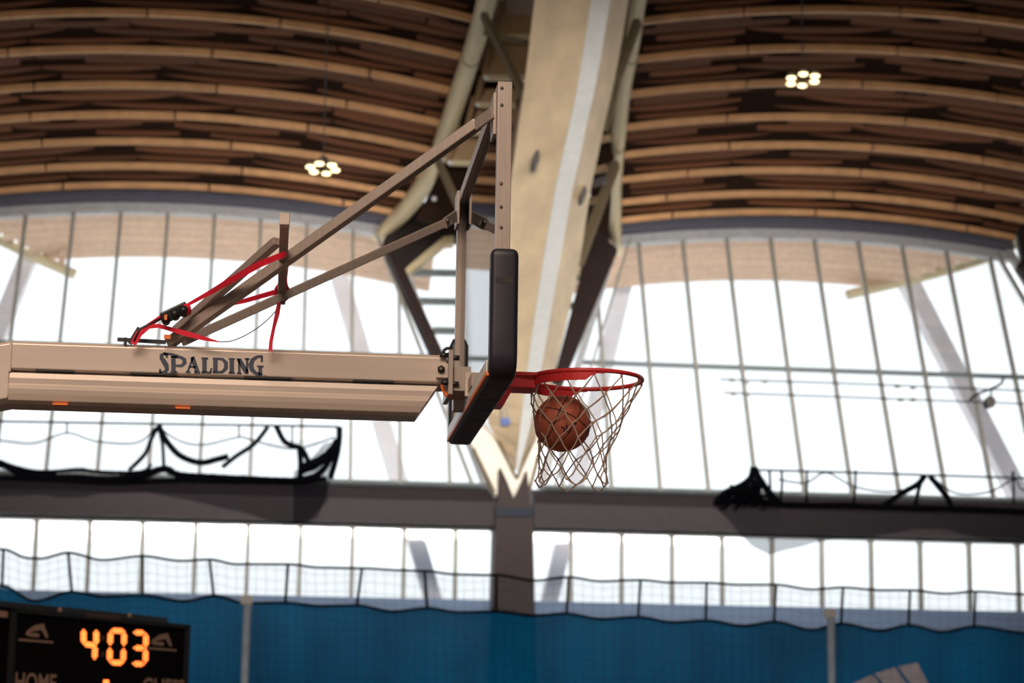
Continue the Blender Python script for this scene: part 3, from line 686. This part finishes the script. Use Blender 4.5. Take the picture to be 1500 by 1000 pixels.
stroke(lt, [(387.5, 549.5), (388.8, 549.6)], 1.5, arm_pt)
o = lt.build('lettering', M['ink'], arm); o['label'] = 'dark SPALDING lettering'
# end plate and brackets to the board
def bxp(x0, y0, x1, y1, Ya, Yb, name, m, bev=0.002, par=None):
    a = P(x0, y1, Ya); b = P(x1, y0, Ya); return MB().box((a.x, Ya, a.z), (b.x, Yb, b.z)).build(name, M[m], par or hoop, bev)
ep = bxp(656.5, 512, 664.5, 577, Y0 - 0.03, Y1 + 0.03, 'end_plate', 'alu')
blk = bxp(639, 532, 657, 553, Y0 - 0.022, Y0 + 0.01, 'clamp_block', 'arm', 0.004)
c = P(646, 541, Y0 - 0.022); MB().tube([c, c + V3((0, -0.012, 0))], 0.016, 6).build('bolt', M['blackm'], blk)
MB().tube([c, c + V3((0, -0.018, 0))], 0.009, 10).build('bolt', M['steel'], blk)
for (x, y) in ((652, 520), (654, 560), (668, 524), (667, 562)):
    c = P(x, y, Y0 - 0.02); MB().tube([c + V3((-0.022, 0, 0)), c + V3((0.014, 0, 0))], 0.011, 6).build('bolt', M['blackm'], ep)
MB().tube(sm([P(x, y, Y0 - 0.01) for x, y in ((650, 522), (650, 514), (655, 510), (660, 511))], 4), 0.007, 8).build('hose_loop', M['blackm'], hoop)
bxp(664, 537, 690, 572, Y0 - 0.01, Y1 + 0.01, 'carrier_box', 'alu')
bxp(681, 545, 691, 580, Y0 - 0.05, Y0 - 0.03, 'carrier_tab', 'arm')
MB().box((XBK - 0.03, YM - 0.32, az(566)), (XBK, YM + 0.32, az(546))).build('carrier_rail', M['alu'], hoop, 0.003)
bxp(664, 570, 680, 600, Y1 - 0.02, Y1 + 0.05, 'lower_bracket', 'alu')
MB().tube(sm([P(x, y, Y0 + 0.02) for x, y in ((647, 563), (650, 572), (655, 579), (662, 576))], 4), 0.008, 8).build('copper_clip', M['orange'], hoop)
# braces
def brace(a, Ya, b, Yb, w, name='brace'):
    return MB().bar(P(*a, Ya), P(*b, Yb), w, w).build(name, M['alu'], hoop, 0.004)
b1 = brace((700, 181), 8.18, (247, 503), YM - 0.07, 0.043)
b2 = brace((658, 324), 9.62, (268, 500), YM + 0.05, 0.038)
b3 = brace((406, 353), 8.35, (258, 484), YM + 0.02, 0.035)
cn = P(417, 320, 7.95)
cb = MB().box((cn.x - 0.018, 7.99, cn.z - 0.022), (cn.x + 0.018, 9.45, cn.z + 0.022)).build('crossbar', M['alu'], hoop, 0.003)
MB().box((cn.x - 0.0195, 7.95, cn.z - 0.0235), (cn.x + 0.0195, 8.0, cn.z + 0.0235)).build('end_cap', M['arm'], cb, 0.003)
for (a, Ya, b, Yb, bp) in (((697, 183), 8.17, (722, 165), 8.08, (701, 172)), ((652, 327), 9.6, (668, 316), 9.7, (656, 322))):
    cl = MB().bar(P(*a, Ya - 0.03), P(*b, Yb - 0.03), 0.012, 0.05).build('clevis', M['alu'], hoop, 0.002)
    MB().bar(P(*a, Ya + 0.03), P(*b, Yb + 0.03), 0.012, 0.05).build('clevis_far_plate', M['alu'], hoop, 0.002)
    c = P(*bp, Ya - 0.04); MB().tube([c, c + V3((0, 0.09, 0))], 0.012, 6).build('bolt', M['steel'], cl)
# near-corner and far-corner mounting plates on the frame back
MB().box((XBK - 0.012, YN + 0.05, ZTOP - 0.20), (XBK, YN + 0.16, ZTOP - 0.03)).build('corner_plate', M['alu'], hoop, 0.002)
MB().box((XBK - 0.012, YF - 0.16, ZTOP - 0.16), (XBK, YF - 0.03, ZTOP + 0.0)).build('corner_plate', M['alu'], hoop, 0.002)
# safety hook assembly at the foot of the braces
hk = MB().bar(P(172, 497, Y0), P(243, 501, Y0), 0.02, 0.014).build('latch_rod', M['blackm'], hoop)
MB().bar(P(190, 503, Y0), P(204, 480, Y0), 0.02, 0.016).build('latch_hook', M['blackm'], hk)
bxp(181, 494, 186, 504, Y0 - 0.01, Y0 + 0.01, 'latch_pin', 'blackm', 0, hk)
bxp(240, 490, 250, 496, Y0 - 0.05, Y0 - 0.045, 'warning_tag', 'orange', 0)

# ---- ball in the net
bc = P(824, 620, YM - 0.01); RB_ = 0.1195
ball = MB().ball(bc, RB_, 48, 28).build('basketball', M['ball'])
tag(ball, 'brown leather basketball dropping through the net below the red rim', 'ball')
rot = Matrix.Rotation(math.radians(25), 3, 'Y') @ Matrix.Rotation(math.radians(-12), 3, 'X') @ Matrix.Rotation(math.radians(20), 3, 'Z')
def seam(fn, n=48, closed=True):
    pts = [bc + rot @ (V3(fn(2 * math.pi * k / n)).normalized() * (RB_ - 0.0008)) for k in range(n)]
    o = MB().tube(pts, 0.0026, 6, closed=closed).build('seam', M['seam']); o.parent = ball
seam(lambda t: (math.cos(t), math.sin(t), 0)); seam(lambda t: (0, math.cos(t), math.sin(t)))
for sg in (1, -1): seam(lambda t: (sg * (0.62 + 0.22 * math.cos(2 * t)), math.cos(t), math.sin(t)))
# ball mark: dark letters glimpsed between the cords
mb = MB()
def ball_pt(x, y):
    d = wray(x, y).normalized(); oc = CAM - bc; b_ = oc.dot(d); q = b_ * b_ - oc.dot(oc) + (RB_ + 0.0006) ** 2
    return CAM + d * (-b_ - math.sqrt(max(q, 0)))
for st in ([(822, 626), (826, 626), (827, 630), (825, 633)], [(830, 622), (830, 631), (833, 633), (836, 631), (836, 621)], [(840, 621), (845, 620)]): stroke(mb, st, 2.2, ball_pt)
o = mb.build('mark', M['seam']); o.parent = ball

# ---- red ratchet strap lashed between the brace foot and crossbar
YS = Y0 - 0.06
st = thing('ratchet_strap', P(250, 500, YS), 'red tie-down strap with black ratchet lashed to the hoop braces', 'strap')
pxm = YS / FPX
def rib(pts, ws, name, Ys=None, m='strap'):
    Ys = Ys or [YS] * len(pts); pp = [P(a, b, y) for (a, b), y in zip(pts, Ys)]
    MB().ribbon(pp, [x * pxm for x in ws], wray(350, 450), 0.004).build(name, M[m], st)
rib([(268, 450), (310, 427), (335, 412), (380, 387), (419, 371)], [4, 7, 9, 9.5, 8], 'upper_webbing', [YS, YS - 0.1, YS - 0.2, YS - 0.35, YS - 0.45])
rib([(338, 446), (360, 440), (402, 428)], [4, 7, 8], 'middle_webbing', [YS + 0.1, YS + 0.15, YS + 0.3])
rib([(409, 443), (406, 460), (401, 480), (397, 500), (396, 514)], [6, 7, 5, 5.5, 6], 'hanging_tail')
rib([(195, 504), (204, 488), (218, 477), (238, 462)], [9, 10, 8, 5], 'lower_webbing')
rib([(214, 479), (232, 477), (250, 482), (275, 489), (300, 496), (321, 500.5)], [6, 6, 6.5, 8, 6, 1.5], 'loose_end')
MB().tube(sm([P(a, b, YS) for a, b in ((320, 500.5), (340, 499), (365, 488), (390, 470), (408, 450), (412, 440))], 5), 0.0022, 5).build('thin_cord', M['blackm'], st)
loop = [P(a, b, y) for a, b, y in ((405, 424, 9.2), (413, 415, 9.15), (421, 424, 9.2), (421, 434, 9.25), (412, 440, 9.25), (405, 434, 9.25))]
MB().tube(sm(loop + [loop[0]], 3), 0.011, 6).build('knot', M['strap'], st)
MB().tube(sm([P(a, b, 8.9) for a, b in ((420, 372), (421, 390), (419, 408), (420, 418))], 3), 0.005, 6).build('side_webbing', M['strap'], st)
rt = MB().bar(P(237, 467, YS - 0.02), P(275, 449, YS - 0.02), 0.05, 0.034, wray(350, 450)).build('ratchet', M['blackm'], st, 0.006)
for a in ((242, 465), (256, 458), (269, 453)):
    c = P(*a, YS - 0.05); MB().tube([c, c + V3((0, 0.08, 0))], 0.018, 10).build('spool', M['blackm'], rt)
c = P(273, 451, YS - 0.045); MB().tube([c, c + V3((0, 0.07, 0))], 0.019, 12).build('webbing_roll', M['strap'], rt)
c = P(243, 464, YS - 0.052); MB().box((c.x - 0.006, c.y, c.z - 0.012), (c.x + 0.005, c.y + 0.004, c.z + 0.01)).build('pawl', M['orange'], rt)
MB().tube([P(236, 466, YS), P(205, 482, YS), P(196, 500, YS)], 0.006, 6).build('hook', M['blackm'], st)

# ================================================================== HANGING THINGS IN THE HALL
for (px, py, Y, lab) in ((473, 247, 40.0, 'cluster lamp glowing below the left vault'), (1176, 117, 38.0, 'cluster lamp glowing below the right vault')):
    c = P(px, py, Y); s = Y / FPX
    la = thing('pendant_lamp', c, lab, 'lamp', 'pendant cluster lamps')
    MB().tube([c + V3((0, 0, 0.25)), c + V3((0, 0, 5.2))], 0.012, 6).build('cable', M['blackm'], la)
    MB().ball(c + V3((0, 0, 0.16)), 0.1, 14, 8, sz=0.9).build('hub', M['dark'], la)
    for k in range(6):
        a = math.radians(60 * k + 12); q = c + V3((0.245 * math.cos(a), 0.36 * math.sin(a), 0))
        MB().tube([q + V3((0, 0, 0.10)), q + V3((0, 0, 0.015))], [0.05, 0.10], 16).build('reflector', M['strut'], la)
        MB().ball(q, 0.088, 16, 8, sz=0.45).build('bulb', M['bulb'], la)
        MB().bar(c + V3((0, 0, 0.16)), q + V3((0, 0, 0.09)), 0.02, 0.02).build('arm', M['dark'], la)

def rope(pts, Y, r, name, par, m='netrope', n=5, jit=0.0):
    pp = [P(a + random.uniform(-jit, jit), b + random.uniform(-jit, jit), Y + random.uniform(-jit, jit) * 0.02) for a, b in pts]
    return MB().tube(sm(pp, n), r, 6).build(name, M[m], par)
def sheet(pxs, tops, bots, Y, name, par, m, rows=6, wave=0.12):
    mb = MB(); n = len(pxs); vs = []; fs = []
    for r in range(rows + 1):
        for i in range(n):
            y = tops[i] + (bots[i] - tops[i]) * r / rows
            p_ = P(pxs[i], y, Y); p_.y += wave * math.sin(i * 1.7 + r * 0.6); vs.append(p_)
    for r in range(rows):
        for i in range(n - 1): fs.append((r * n + i, r * n + i + 1, (r + 1) * n + i + 1, (r + 1) * n + i))
    mb.add(vs, fs, True); return mb.build(name, M[m], par)
YH = 34.0; u = YH / FPX
def gather(pts, rad, name, par, n=26):
    """a bunched roll of netting: twisted strands around a path"""
    path = sm([P(a, b, YH) for a, b in pts], 8); mb = MB()
    for k in range(7):
        ph = k * 2 * math.pi / 7; q = []
        for i, p_ in enumerate(path):
            t = i * 0.55 + ph; rr = rad * (0.55 + 0.35 * math.sin(i * 0.37 + k)) * u
            q.append(p_ + V3((0, math.cos(t) * rr, math.sin(t) * rr)))
        mb.tube(q, rad * 0.42 * u, 5)
    return mb.build(name, M['netrope'], par)
nl = thing('gathered_net', P(250, 700, YH), 'dark divider net bunched up on a cable across the left bay', 'net', 'bunched divider nets')
rope([(-90, 615.5), (0, 617), (250, 621), (400, 623), (497, 625)], YH, 0.018, 'cable', nl)
rope([(-60, 640), (0, 645), (50, 649), (98, 634), (140, 646), (200, 648), (228, 626)], YH, 0.013, 'head_cord', nl)
rope([(234, 626), (262, 645), (298, 651), (350, 640), (365, 643), (430, 657), (490, 640)], YH, 0.013, 'head_cord', nl)
for x, y0, y1 in ((98, 618, 634), (350, 622, 640), (428, 624, 655)): rope([(x, y0), (x, y1)], YH, 0.014, 'hanger', nl)
rope([(230, 624), (222, 642), (212, 665), (190, 688)], YH, 0.035, 'tie_rope', nl, jit=1)
rope([(233, 624), (243, 645), (262, 667), (293, 678), (318, 673), (335, 668)], YH, 0.048, 'tie_rope', nl, jit=1)
rope([(232, 626), (238, 650), (240, 684)], YH, 0.028, 'tie_rope', nl)
rope([(393, 624), (372, 650), (345, 668), (325, 684)], YH, 0.038, 'tie_rope', nl, jit=1)
rope([(405, 624), (418, 648), (441, 658), (452, 676), (458, 683)], YH, 0.045, 'tie_rope', nl, jit=1)
rope([(439, 655), (440, 680), (438, 702)], YH, 0.045, 'tie_rope', nl, jit=1)
rope([(497, 625), (497, 642), (493, 668), (484, 700)], YH, 0.05, 'end_rope', nl)
gather([(-80, 665), (0, 680), (30, 692), (70, 697), (110, 701), (160, 704), (205, 697), (240, 685), (268, 697), (330, 702), (400, 704), (450, 700), (478, 682), (492, 650)], 6, 'net_roll', nl)
gather([(-40, 660), (15, 682), (60, 690), (115, 687), (150, 692), (205, 692), (222, 680)], 3, 'net_roll', nl)
gather([(-60, 700), (60, 702), (160, 706), (260, 703), (360, 706), (440, 706), (478, 700)], 4, 'net_roll', nl)
gather([(440, 690), (462, 680), (480, 665), (492, 648)], 9, 'net_roll', nl)
xs = [-90 + 30 * i for i in range(20)]
sheet(xs, [702 + 2 * math.sin(i) for i in range(20)], [726, 727, 727, 725, 727, 725, 728, 728, 724, 722, 719, 726, 732, 737, 744, 752, 762, 767, 764, 735], YH + 0.2, 'hanging_sheet', nl, 'sheer')
sheet([430 + 7 * i for i in range(10)], [690, 686, 682, 676, 668, 660, 653, 648, 646, 644], [768, 767, 766, 764, 764, 758, 742, 722, 700, 680], YH + 0.05, 'end_sheet', nl, 'sheer')
sheet([0 + 25 * i for i in range(20)], [640] * 4 + [648] * 5 + [630] + [650] * 6 + [645] * 4, [695] * 20, YH + 0.3, 'raised_sheet', nl, 'sheerlight')
nr = thing('gathered_net', P(1300, 740, YH), 'dark divider net bunched up on a cable across the right bay', 'net', 'bunched divider nets')
rope([(1104, 688), (1250, 692), (1400, 697), (1600, 703)], YH, 0.018, 'cable', nr)
rope([(1140, 702), (1180, 707), (1210, 692), (1250, 712), (1300, 720), (1340, 712), (1356, 697)], YH, 0.014, 'head_cord', nr)
rope([(1364, 697), (1400, 722), (1450, 720), (1486, 702), (1500, 718), (1560, 722)], YH, 0.014, 'head_cord', nr)
rope([(1355, 696), (1345, 708), (1320, 722), (1290, 742)], YH, 0.05, 'tie_rope', nr, jit=1)
rope([(1352, 696), (1345, 720), (1340, 744)], YH, 0.035, 'tie_rope', nr)
rope([(1362, 696), (1375, 712), (1388, 728), (1394, 742)], YH, 0.05, 'tie_rope', nr, jit=1)
for x in (1128, 1144, 1182, 1252, 1485): rope([(x, 689), (x + 1, 712), (x - 1, 738)], YH, 0.022, 'hanger', nr, jit=1.5)
for k in range(22):                                     # crumpled end of the net
    a = (1062 + random.random() * 62, 735 - random.random() * 30); b = (1085 + random.random() * 40, 700 + random.random() * 40); c_ = (1045 + random.random() * 95, 728 + random.random() * 22)
    rope([a, b, c_], YH + random.uniform(-0.3, 0.3), random.uniform(0.012, 0.032), 'crumple', nr, jit=2)
rope([(1104, 684), (1100, 700), (1085, 712), (1062, 722), (1048, 738)], YH, 0.06, 'crumple', nr)
rope([(1104, 684), (1112, 700), (1122, 715), (1140, 736)], YH, 0.06, 'crumple', nr)
gather([(1050, 738), (1090, 734), (1150, 738), (1230, 739), (1320, 744), (1420, 747), (1520, 750), (1600, 752)], 5, 'net_roll', nr)
xs = [1046, 1065, 1085, 1105, 1125, 1150, 1175, 1200, 1230, 1260, 1300, 1340, 1380, 1420, 1460, 1500, 1560, 1600]
sheet(xs, [737] * 5 + [737, 738, 739, 740, 741, 743, 744, 745, 746, 747, 748, 750, 752], [742, 762, 782, 800, 813, 806, 800, 793, 790, 789, 782, 775, 776, 784, 793, 798, 800, 800], YH + 0.1, 'hanging_sheet', nr, 'sheer')
sheet([1045, 1070, 1095, 1120, 1145], [736, 722, 704, 700, 730], [745, 765, 775, 780, 770], YH - 0.1, 'end_sheet', nr, 'sheerlight')
# cable pair with clamps and the hung box, upper right
cp = thing('cable_pair', P(1280, 575, 42), 'two thin horizontal cables with small clamps crossing the right panes', 'cable')
rope([(1055, 555.5), (1280, 563), (1520, 573)], 42, 0.016, 'wire', cp); rope([(1060, 575), (1280, 583), (1520, 592)], 42, 0.016, 'wire', cp)
for x, y in ((1073, 556), (1121, 558), (1093, 559), (1315, 565), (1338, 567), (1360, 567), (1075, 576), (1095, 577), (1320, 585), (1338, 585)):
    c = P(x, y, 41.95); MB().box((c.x - 0.05, c.y, c.z - 0.035), (c.x + 0.05, c.y + 0.06, c.z + 0.035)).build('clamp', M['blackm'], cp)
hb = thing('hanging_speaker', P(1452, 588, 40), 'small dark box hanging on a bent arm near the right edge', 'speaker')
MB().prism([P(a, b, 40) for a, b in ((1452, 578), (1459, 585), (1457, 595), (1449, 597), (1444, 590), (1446, 583))], (0, 0.2, 0)).build('housing', M['dark'], hb)
rope([(1470, 553), (1466, 562), (1450, 570), (1432, 577), (1420, 586)], 40, 0.025, 'bent_arm', hb); rope([(1452, 570), (1452, 579)], 40, 0.02, 'hanger', hb)

# ---- barrier: meshed top over blue tarp
YT = 30.0
TOP = [(-60, 806), (5, 804), (40, 817), (58, 818), (100, 809), (150, 820), (209, 814), (265, 821), (308, 819), (345, 826), (422, 826), (470, 831), (530, 832), (590, 835), (622, 836), (670, 841), (727, 842), (783, 850), (833, 845), (880, 851), (938, 849), (985, 853), (1035, 853), (1080, 856), (1137, 856), (1190, 863), (1235, 860), (1290, 864), (1333, 864), (1385, 869), (1429, 866), (1500, 870), (1580, 872)]
LOW = [(-60, 868), (3, 857), (50, 880), (105, 866), (150, 873), (209, 871), (270, 880), (313, 872), (360, 883), (418, 882), (470, 887), (523, 886), (575, 895), (626, 890), (670, 896), (727, 895), (780, 901), (830, 898), (880, 906), (935, 903), (985, 911), (1034, 908), (1090, 916), (1134, 910), (1190, 922), (1232, 913), (1290, 923), (1331, 915), (1380, 925), (1427, 917), (1500, 926), (1580, 922)]
bar_ = thing('barrier_net', P(750, 900, YT).xy.to_3d(), 'long barrier of dark mesh over blue tarp below the windows', 'net')
def interp(tab, x):
    for a, b in zip(tab, tab[1:]):
        if a[0] <= x <= b[0]: t = (x - a[0]) / (b[0] - a[0]); t = t * t * (3 - 2 * t); return a[1] + (b[1] - a[1]) * t
    return tab[-1][1]
XS = [-60 + 10 * i for i in range(165)]
MB().tube([P(x, interp(TOP, x), YT) for x in XS], 0.019, 6).build('top_cord', M['netrope'], bar_)
MB().tube([P(x, interp(LOW, x), YT) for x in XS], 0.017, 6).build('lower_cord', M['netrope'], bar_)
for a, b in (((5, 805), (3, 857)), ((100, 810), (105, 866)), ((209, 814), (209, 871)), ((307, 820), (313, 872)), ((422, 826), (418, 882)), ((530, 833), (523, 886)), ((622, 836), (626, 890)), ((727, 842), (727, 895)), ((833, 845), (830, 898)), ((938, 849), (935, 903)), ((1035, 853), (1034, 908)), ((1137, 856), (1134, 910)), ((1235, 860), (1232, 913)), ((1333, 864), (1331, 915)), ((1429, 866), (1427, 917))):
    MB().tube([P(*a, YT), P(*b, YT)], 0.02, 6).build('strap', M['netrope'], bar_)
vs, fs = [], []; n = len(XS)
for x in XS: vs += [P(x, interp(TOP, x), YT + 0.02), P(x, interp(LOW, x), YT + 0.02)]
MB().add(vs, [(2 * i, 2 * i + 2, 2 * i + 3, 2 * i + 1) for i in range(n - 1)], True).build('mesh_veil', M['veil'], bar_)
vs = []
for i, x in enumerate(XS):
    for k in range(5):
        y = interp(LOW, x) + (1100 - interp(LOW, x)) * k / 4; p_ = P(x, y, YT + 0.05); p_.y += 0.10 * math.sin(x * 0.055 + 0.4 * math.sin(x * 0.013)) * (k > 0); vs.append(p_)
MB().add(vs, [(5 * i + k, 5 * i + 5 + k, 5 * i + 6 + k, 5 * i + 1 + k) for i in range(n - 1) for k in range(4)], True).build('tarp', M['tarp'], bar_)
mb = MB()                                              # the mesh strings
x = -60
while x < 1580:
    mb.tube([P(x, interp(TOP, x), YT - 0.02), P(x + 3, 1060, YT - 0.15)], 0.0018, 4, cap=False); x += 14.5
for k in range(18):
    mb.tube([P(x, interp(TOP, x) + 9 + k * 13.5 + 2 * math.sin(x * 0.03 + k), YT - 0.02 - 0.007 * k) for x in XS[::2]], 0.0018, 4, cap=False)
o = mb.build('mesh_strings', M['netrope'], bar_); o['kind'] = 'stuff'
for (x, lab) in ((363, 'pale shiny pole behind the barrier, left of the column'), (1217, 'pale shiny pole behind the barrier, right of the column')):
    a = P(x, 872 if x < 700 else 892, 29.4); po = thing('pole', (a.x, a.y, 0), lab, 'pole', 'poles behind the barrier')
    MB().tube([(a.x, a.y, 0), (a.x, a.y, a.z)], 0.055, 12).build('shaft', M['pole'], po)
    MB().box((a.x - 0.09, a.y - 0.06, a.z - 0.12), (a.x + 0.06, a.y + 0.06, a.z)).build('cap', M['white'], po)
# white fan emblem printed on the tarp
em = thing('tarp_emblem', P(1310, 985, YT - 0.08), 'white fan-shaped emblem of slanted panels printed on the blue tarp', 'emblem')
for poly in (((1247, 1002), (1276, 988), (1284, 994), (1290, 1004)), ((1281, 986), (1311, 977), (1330, 1004), (1296, 1004)), ((1315, 976), (1344, 970), (1361, 1004), (1336, 1004))):
    MB().prism([P(a, b, YT - 0.08) for a, b in poly], (0, 0.004, 0)).build('panel', M['print_white'], em)

# ---- scoreboard, lower left
VPX = cray(2500, 1102 + (2500 - 386) * ROLL); SU = MW @ VPX; SU.z = 0; SU.normalize()       # its width runs away to the right
S0 = P(17, 890, 20.0); SN = SU.cross(V3((0, 0, 1))).normalized()
if SN.dot(CAM - S0) < 0: SN = -SN
def SB(px, py, off=0.0): return plane_hit(px, py, S0 + SN * off, SN)
sbd = thing('scoreboard', V3((S0.x, S0.y, 0)), 'black electronic scoreboard showing 4:03 in glowing orange digits', 'scoreboard')
s1 = SB(276, 912, 0); W_ = (s1 - S0).dot(SU); ZU = V3((0, 0, 1))
def sbox(s0, s1_, z0, z1, o0, o1, name, m, par=sbd, bev=0.0):
    pts = [S0 + SU * s + ZU * z + SN * o0 for s, z in ((s0, z0), (s1_, z0), (s1_, z1), (s0, z1))]
    return MB().prism(pts, SN * (o1 - o0)).build(name, M[m], par, bev)
sbox(0, W_, -1.75, 0, -0.2, 0, 'cabinet', 'board_black')
for a, b, c_, d in ((0, 0.05, -1.75, 0), (W_ - 0.05, W_, -1.75, 0), (0, W_, -0.04, 0)): sbox(a, b, c_, d, -0.01, 0.03, 'frame', 'board_frame')
sbox(-1.2, W_ - 0.32, 0.005, 0.055, -0.1, -0.02, 'top_rail', 'blackm')
sbox(-1.5, -0.04, -1.75, 0.0, -0.22, -0.02, 'side_cabinet', 'board_black'); sbox(-1.5, -0.04, -0.09, -0.035, -0.02, -0.005, 'side_strip', 'tan')
for x, y in ((88, 893), (190, 901)): 
    c = SB(x, y, 0.02); MB().ball(c, 0.022, 8, 6).build('clip', M['tan'], sbd)
def spoly(pts, name, m, off=0.012, par=sbd): return MB().prism([SB(a, b, off) for a, b in pts], -SN * 0.006).build(name, M[m], par)
spoly([(127, 897.5), (177, 902), (177, 906.5), (127, 902.5)], 'maker_plate', 'dimled', 0.035)
def led(pts, name, step=3.0, r=1.75, m='led', rows=(-2.4, 0.0, 2.4)):
    ax = [q[0] for pq in pts for q in pq]; ay = [q[1] for pq in pts for q in pq]
    root = spoly([(min(ax) - 4, min(ay) - 4), (max(ax) + 4, min(ay) - 4), (max(ax) + 4, max(ay) + 4), (min(ax) - 4, max(ay) + 4)], name, 'board_black', 0.009)
    for (x0, y0), (x1, y1) in pts:
        mb = MB()
        L_n = math.hypot(x1 - x0, y1 - y0); n_ = max(2, int(L_n / step) + 1)
        ux, uy = (x1 - x0) / L_n, (y1 - y0) / L_n
        for i in range(n_):
            for rw in rows:
                if abs(rw) > 0.1 and i in (0, n_ - 1) and n_ > 3: continue
                cx, cy = x0 + (x1 - x0) * i / (n_ - 1) - uy * rw, y0 + (y1 - y0) * i / (n_ - 1) + ux * rw
                c = SB(cx, cy, 0.014); rr = r * 20.3 / FPX
                ring = [c + (SU * math.cos(t) * 1.7 + ZU * math.sin(t)) * rr for t in [k * math.pi / 4 for k in range(8)]]
                mb.add(ring, [tuple(range(8))])
        mb.build('segment', M[m], root)
led([((122.5, 923), (122.5, 941)), ((141, 924), (141, 942)), ((124, 943), (139, 945)), ((139.5, 947), (138.5, 964))], 'digit')
led([((164, 923), (181, 924)), ((162, 926), (161.5, 943)), ((182, 927), (181.5, 944)), ((161, 950), (160.5, 967)), ((181, 951), (180.5, 968)), ((163, 970), (179, 970.5))], 'digit')
led([((197, 926), (211, 926.5)), ((214, 929), (213.5, 946)), ((197, 948.5), (211, 949)), ((213.5, 952), (213, 969)), ((195.5, 971.5), (210, 972.5))], 'digit')
led([((155.5, 997), (155.5, 1003))], 'digit', 3, 1.8)
led([((151, 932), (151, 936))], 'colon_dot', 2, 1.6, 'dimled', (-1, 1)); led([((150, 956), (150, 960))], 'colon_dot', 2, 1.6, 'dimled', (-1, 1))
for (x, y) in ((37, 913), (221, 927)):
    k = 1.0 if x < 100 else 0.92
    f = lambda pts: [(x + a * k, y + b * k) for a, b in pts]
    spoly(f([(1, 16), (4, 10), (14, 3), (27, 0), (34, 20), (31, 21), (24, 9), (8, 12), (5, 18)]), 'emblem', 'tan')
    spoly(f([(4, 18), (9, 13.5), (20, 14.5), (21, 20), (8, 19)]), 'emblem', 'tan')
    spoly(f([(-9, 22), (41, 26), (41, 29), (-9, 25)]), 'emblem_caption', 'tan')
def stext(txt, x0, ytop, x1, ytop1, hpx, name):
    cu = bpy.data.curves.new(name, 'FONT'); cu.body = txt; cu.size = 1.0; cu.extrude = 0.0; cu.offset = 0.018
    o = bpy.data.objects.new(name, cu); col.objects.link(o); cu.materials.append(M['tan'])
    bpy.context.view_layer.update(); d = o.dimensions.copy()
    me = bpy.data.meshes.new_from_object(o); bpy.data.objects.remove(o); o = bpy.data.objects.new(name, me); col.objects.link(o)
    a = SB(x0, ytop, 0.012); b = SB(x1, ytop1, 0.012); wd = (b - a).dot(SU); h = hpx * a.y / FPX
    R_m = Matrix((SU, ZU, SN)).transposed()
    o.parent = sbd; bl = a - ZU * h
    o.matrix_local = Matrix.Translation(bl - sbd.location) @ R_m.to_4x4() @ Matrix.Diagonal((wd / max(d.x, .01), h / 0.73, 1, 1))
    return o
stext('HOME', 22, 983, 82, 987, 26, 'caption'); stext('GUEST', 209, 991, 275, 995, 25, 'caption')
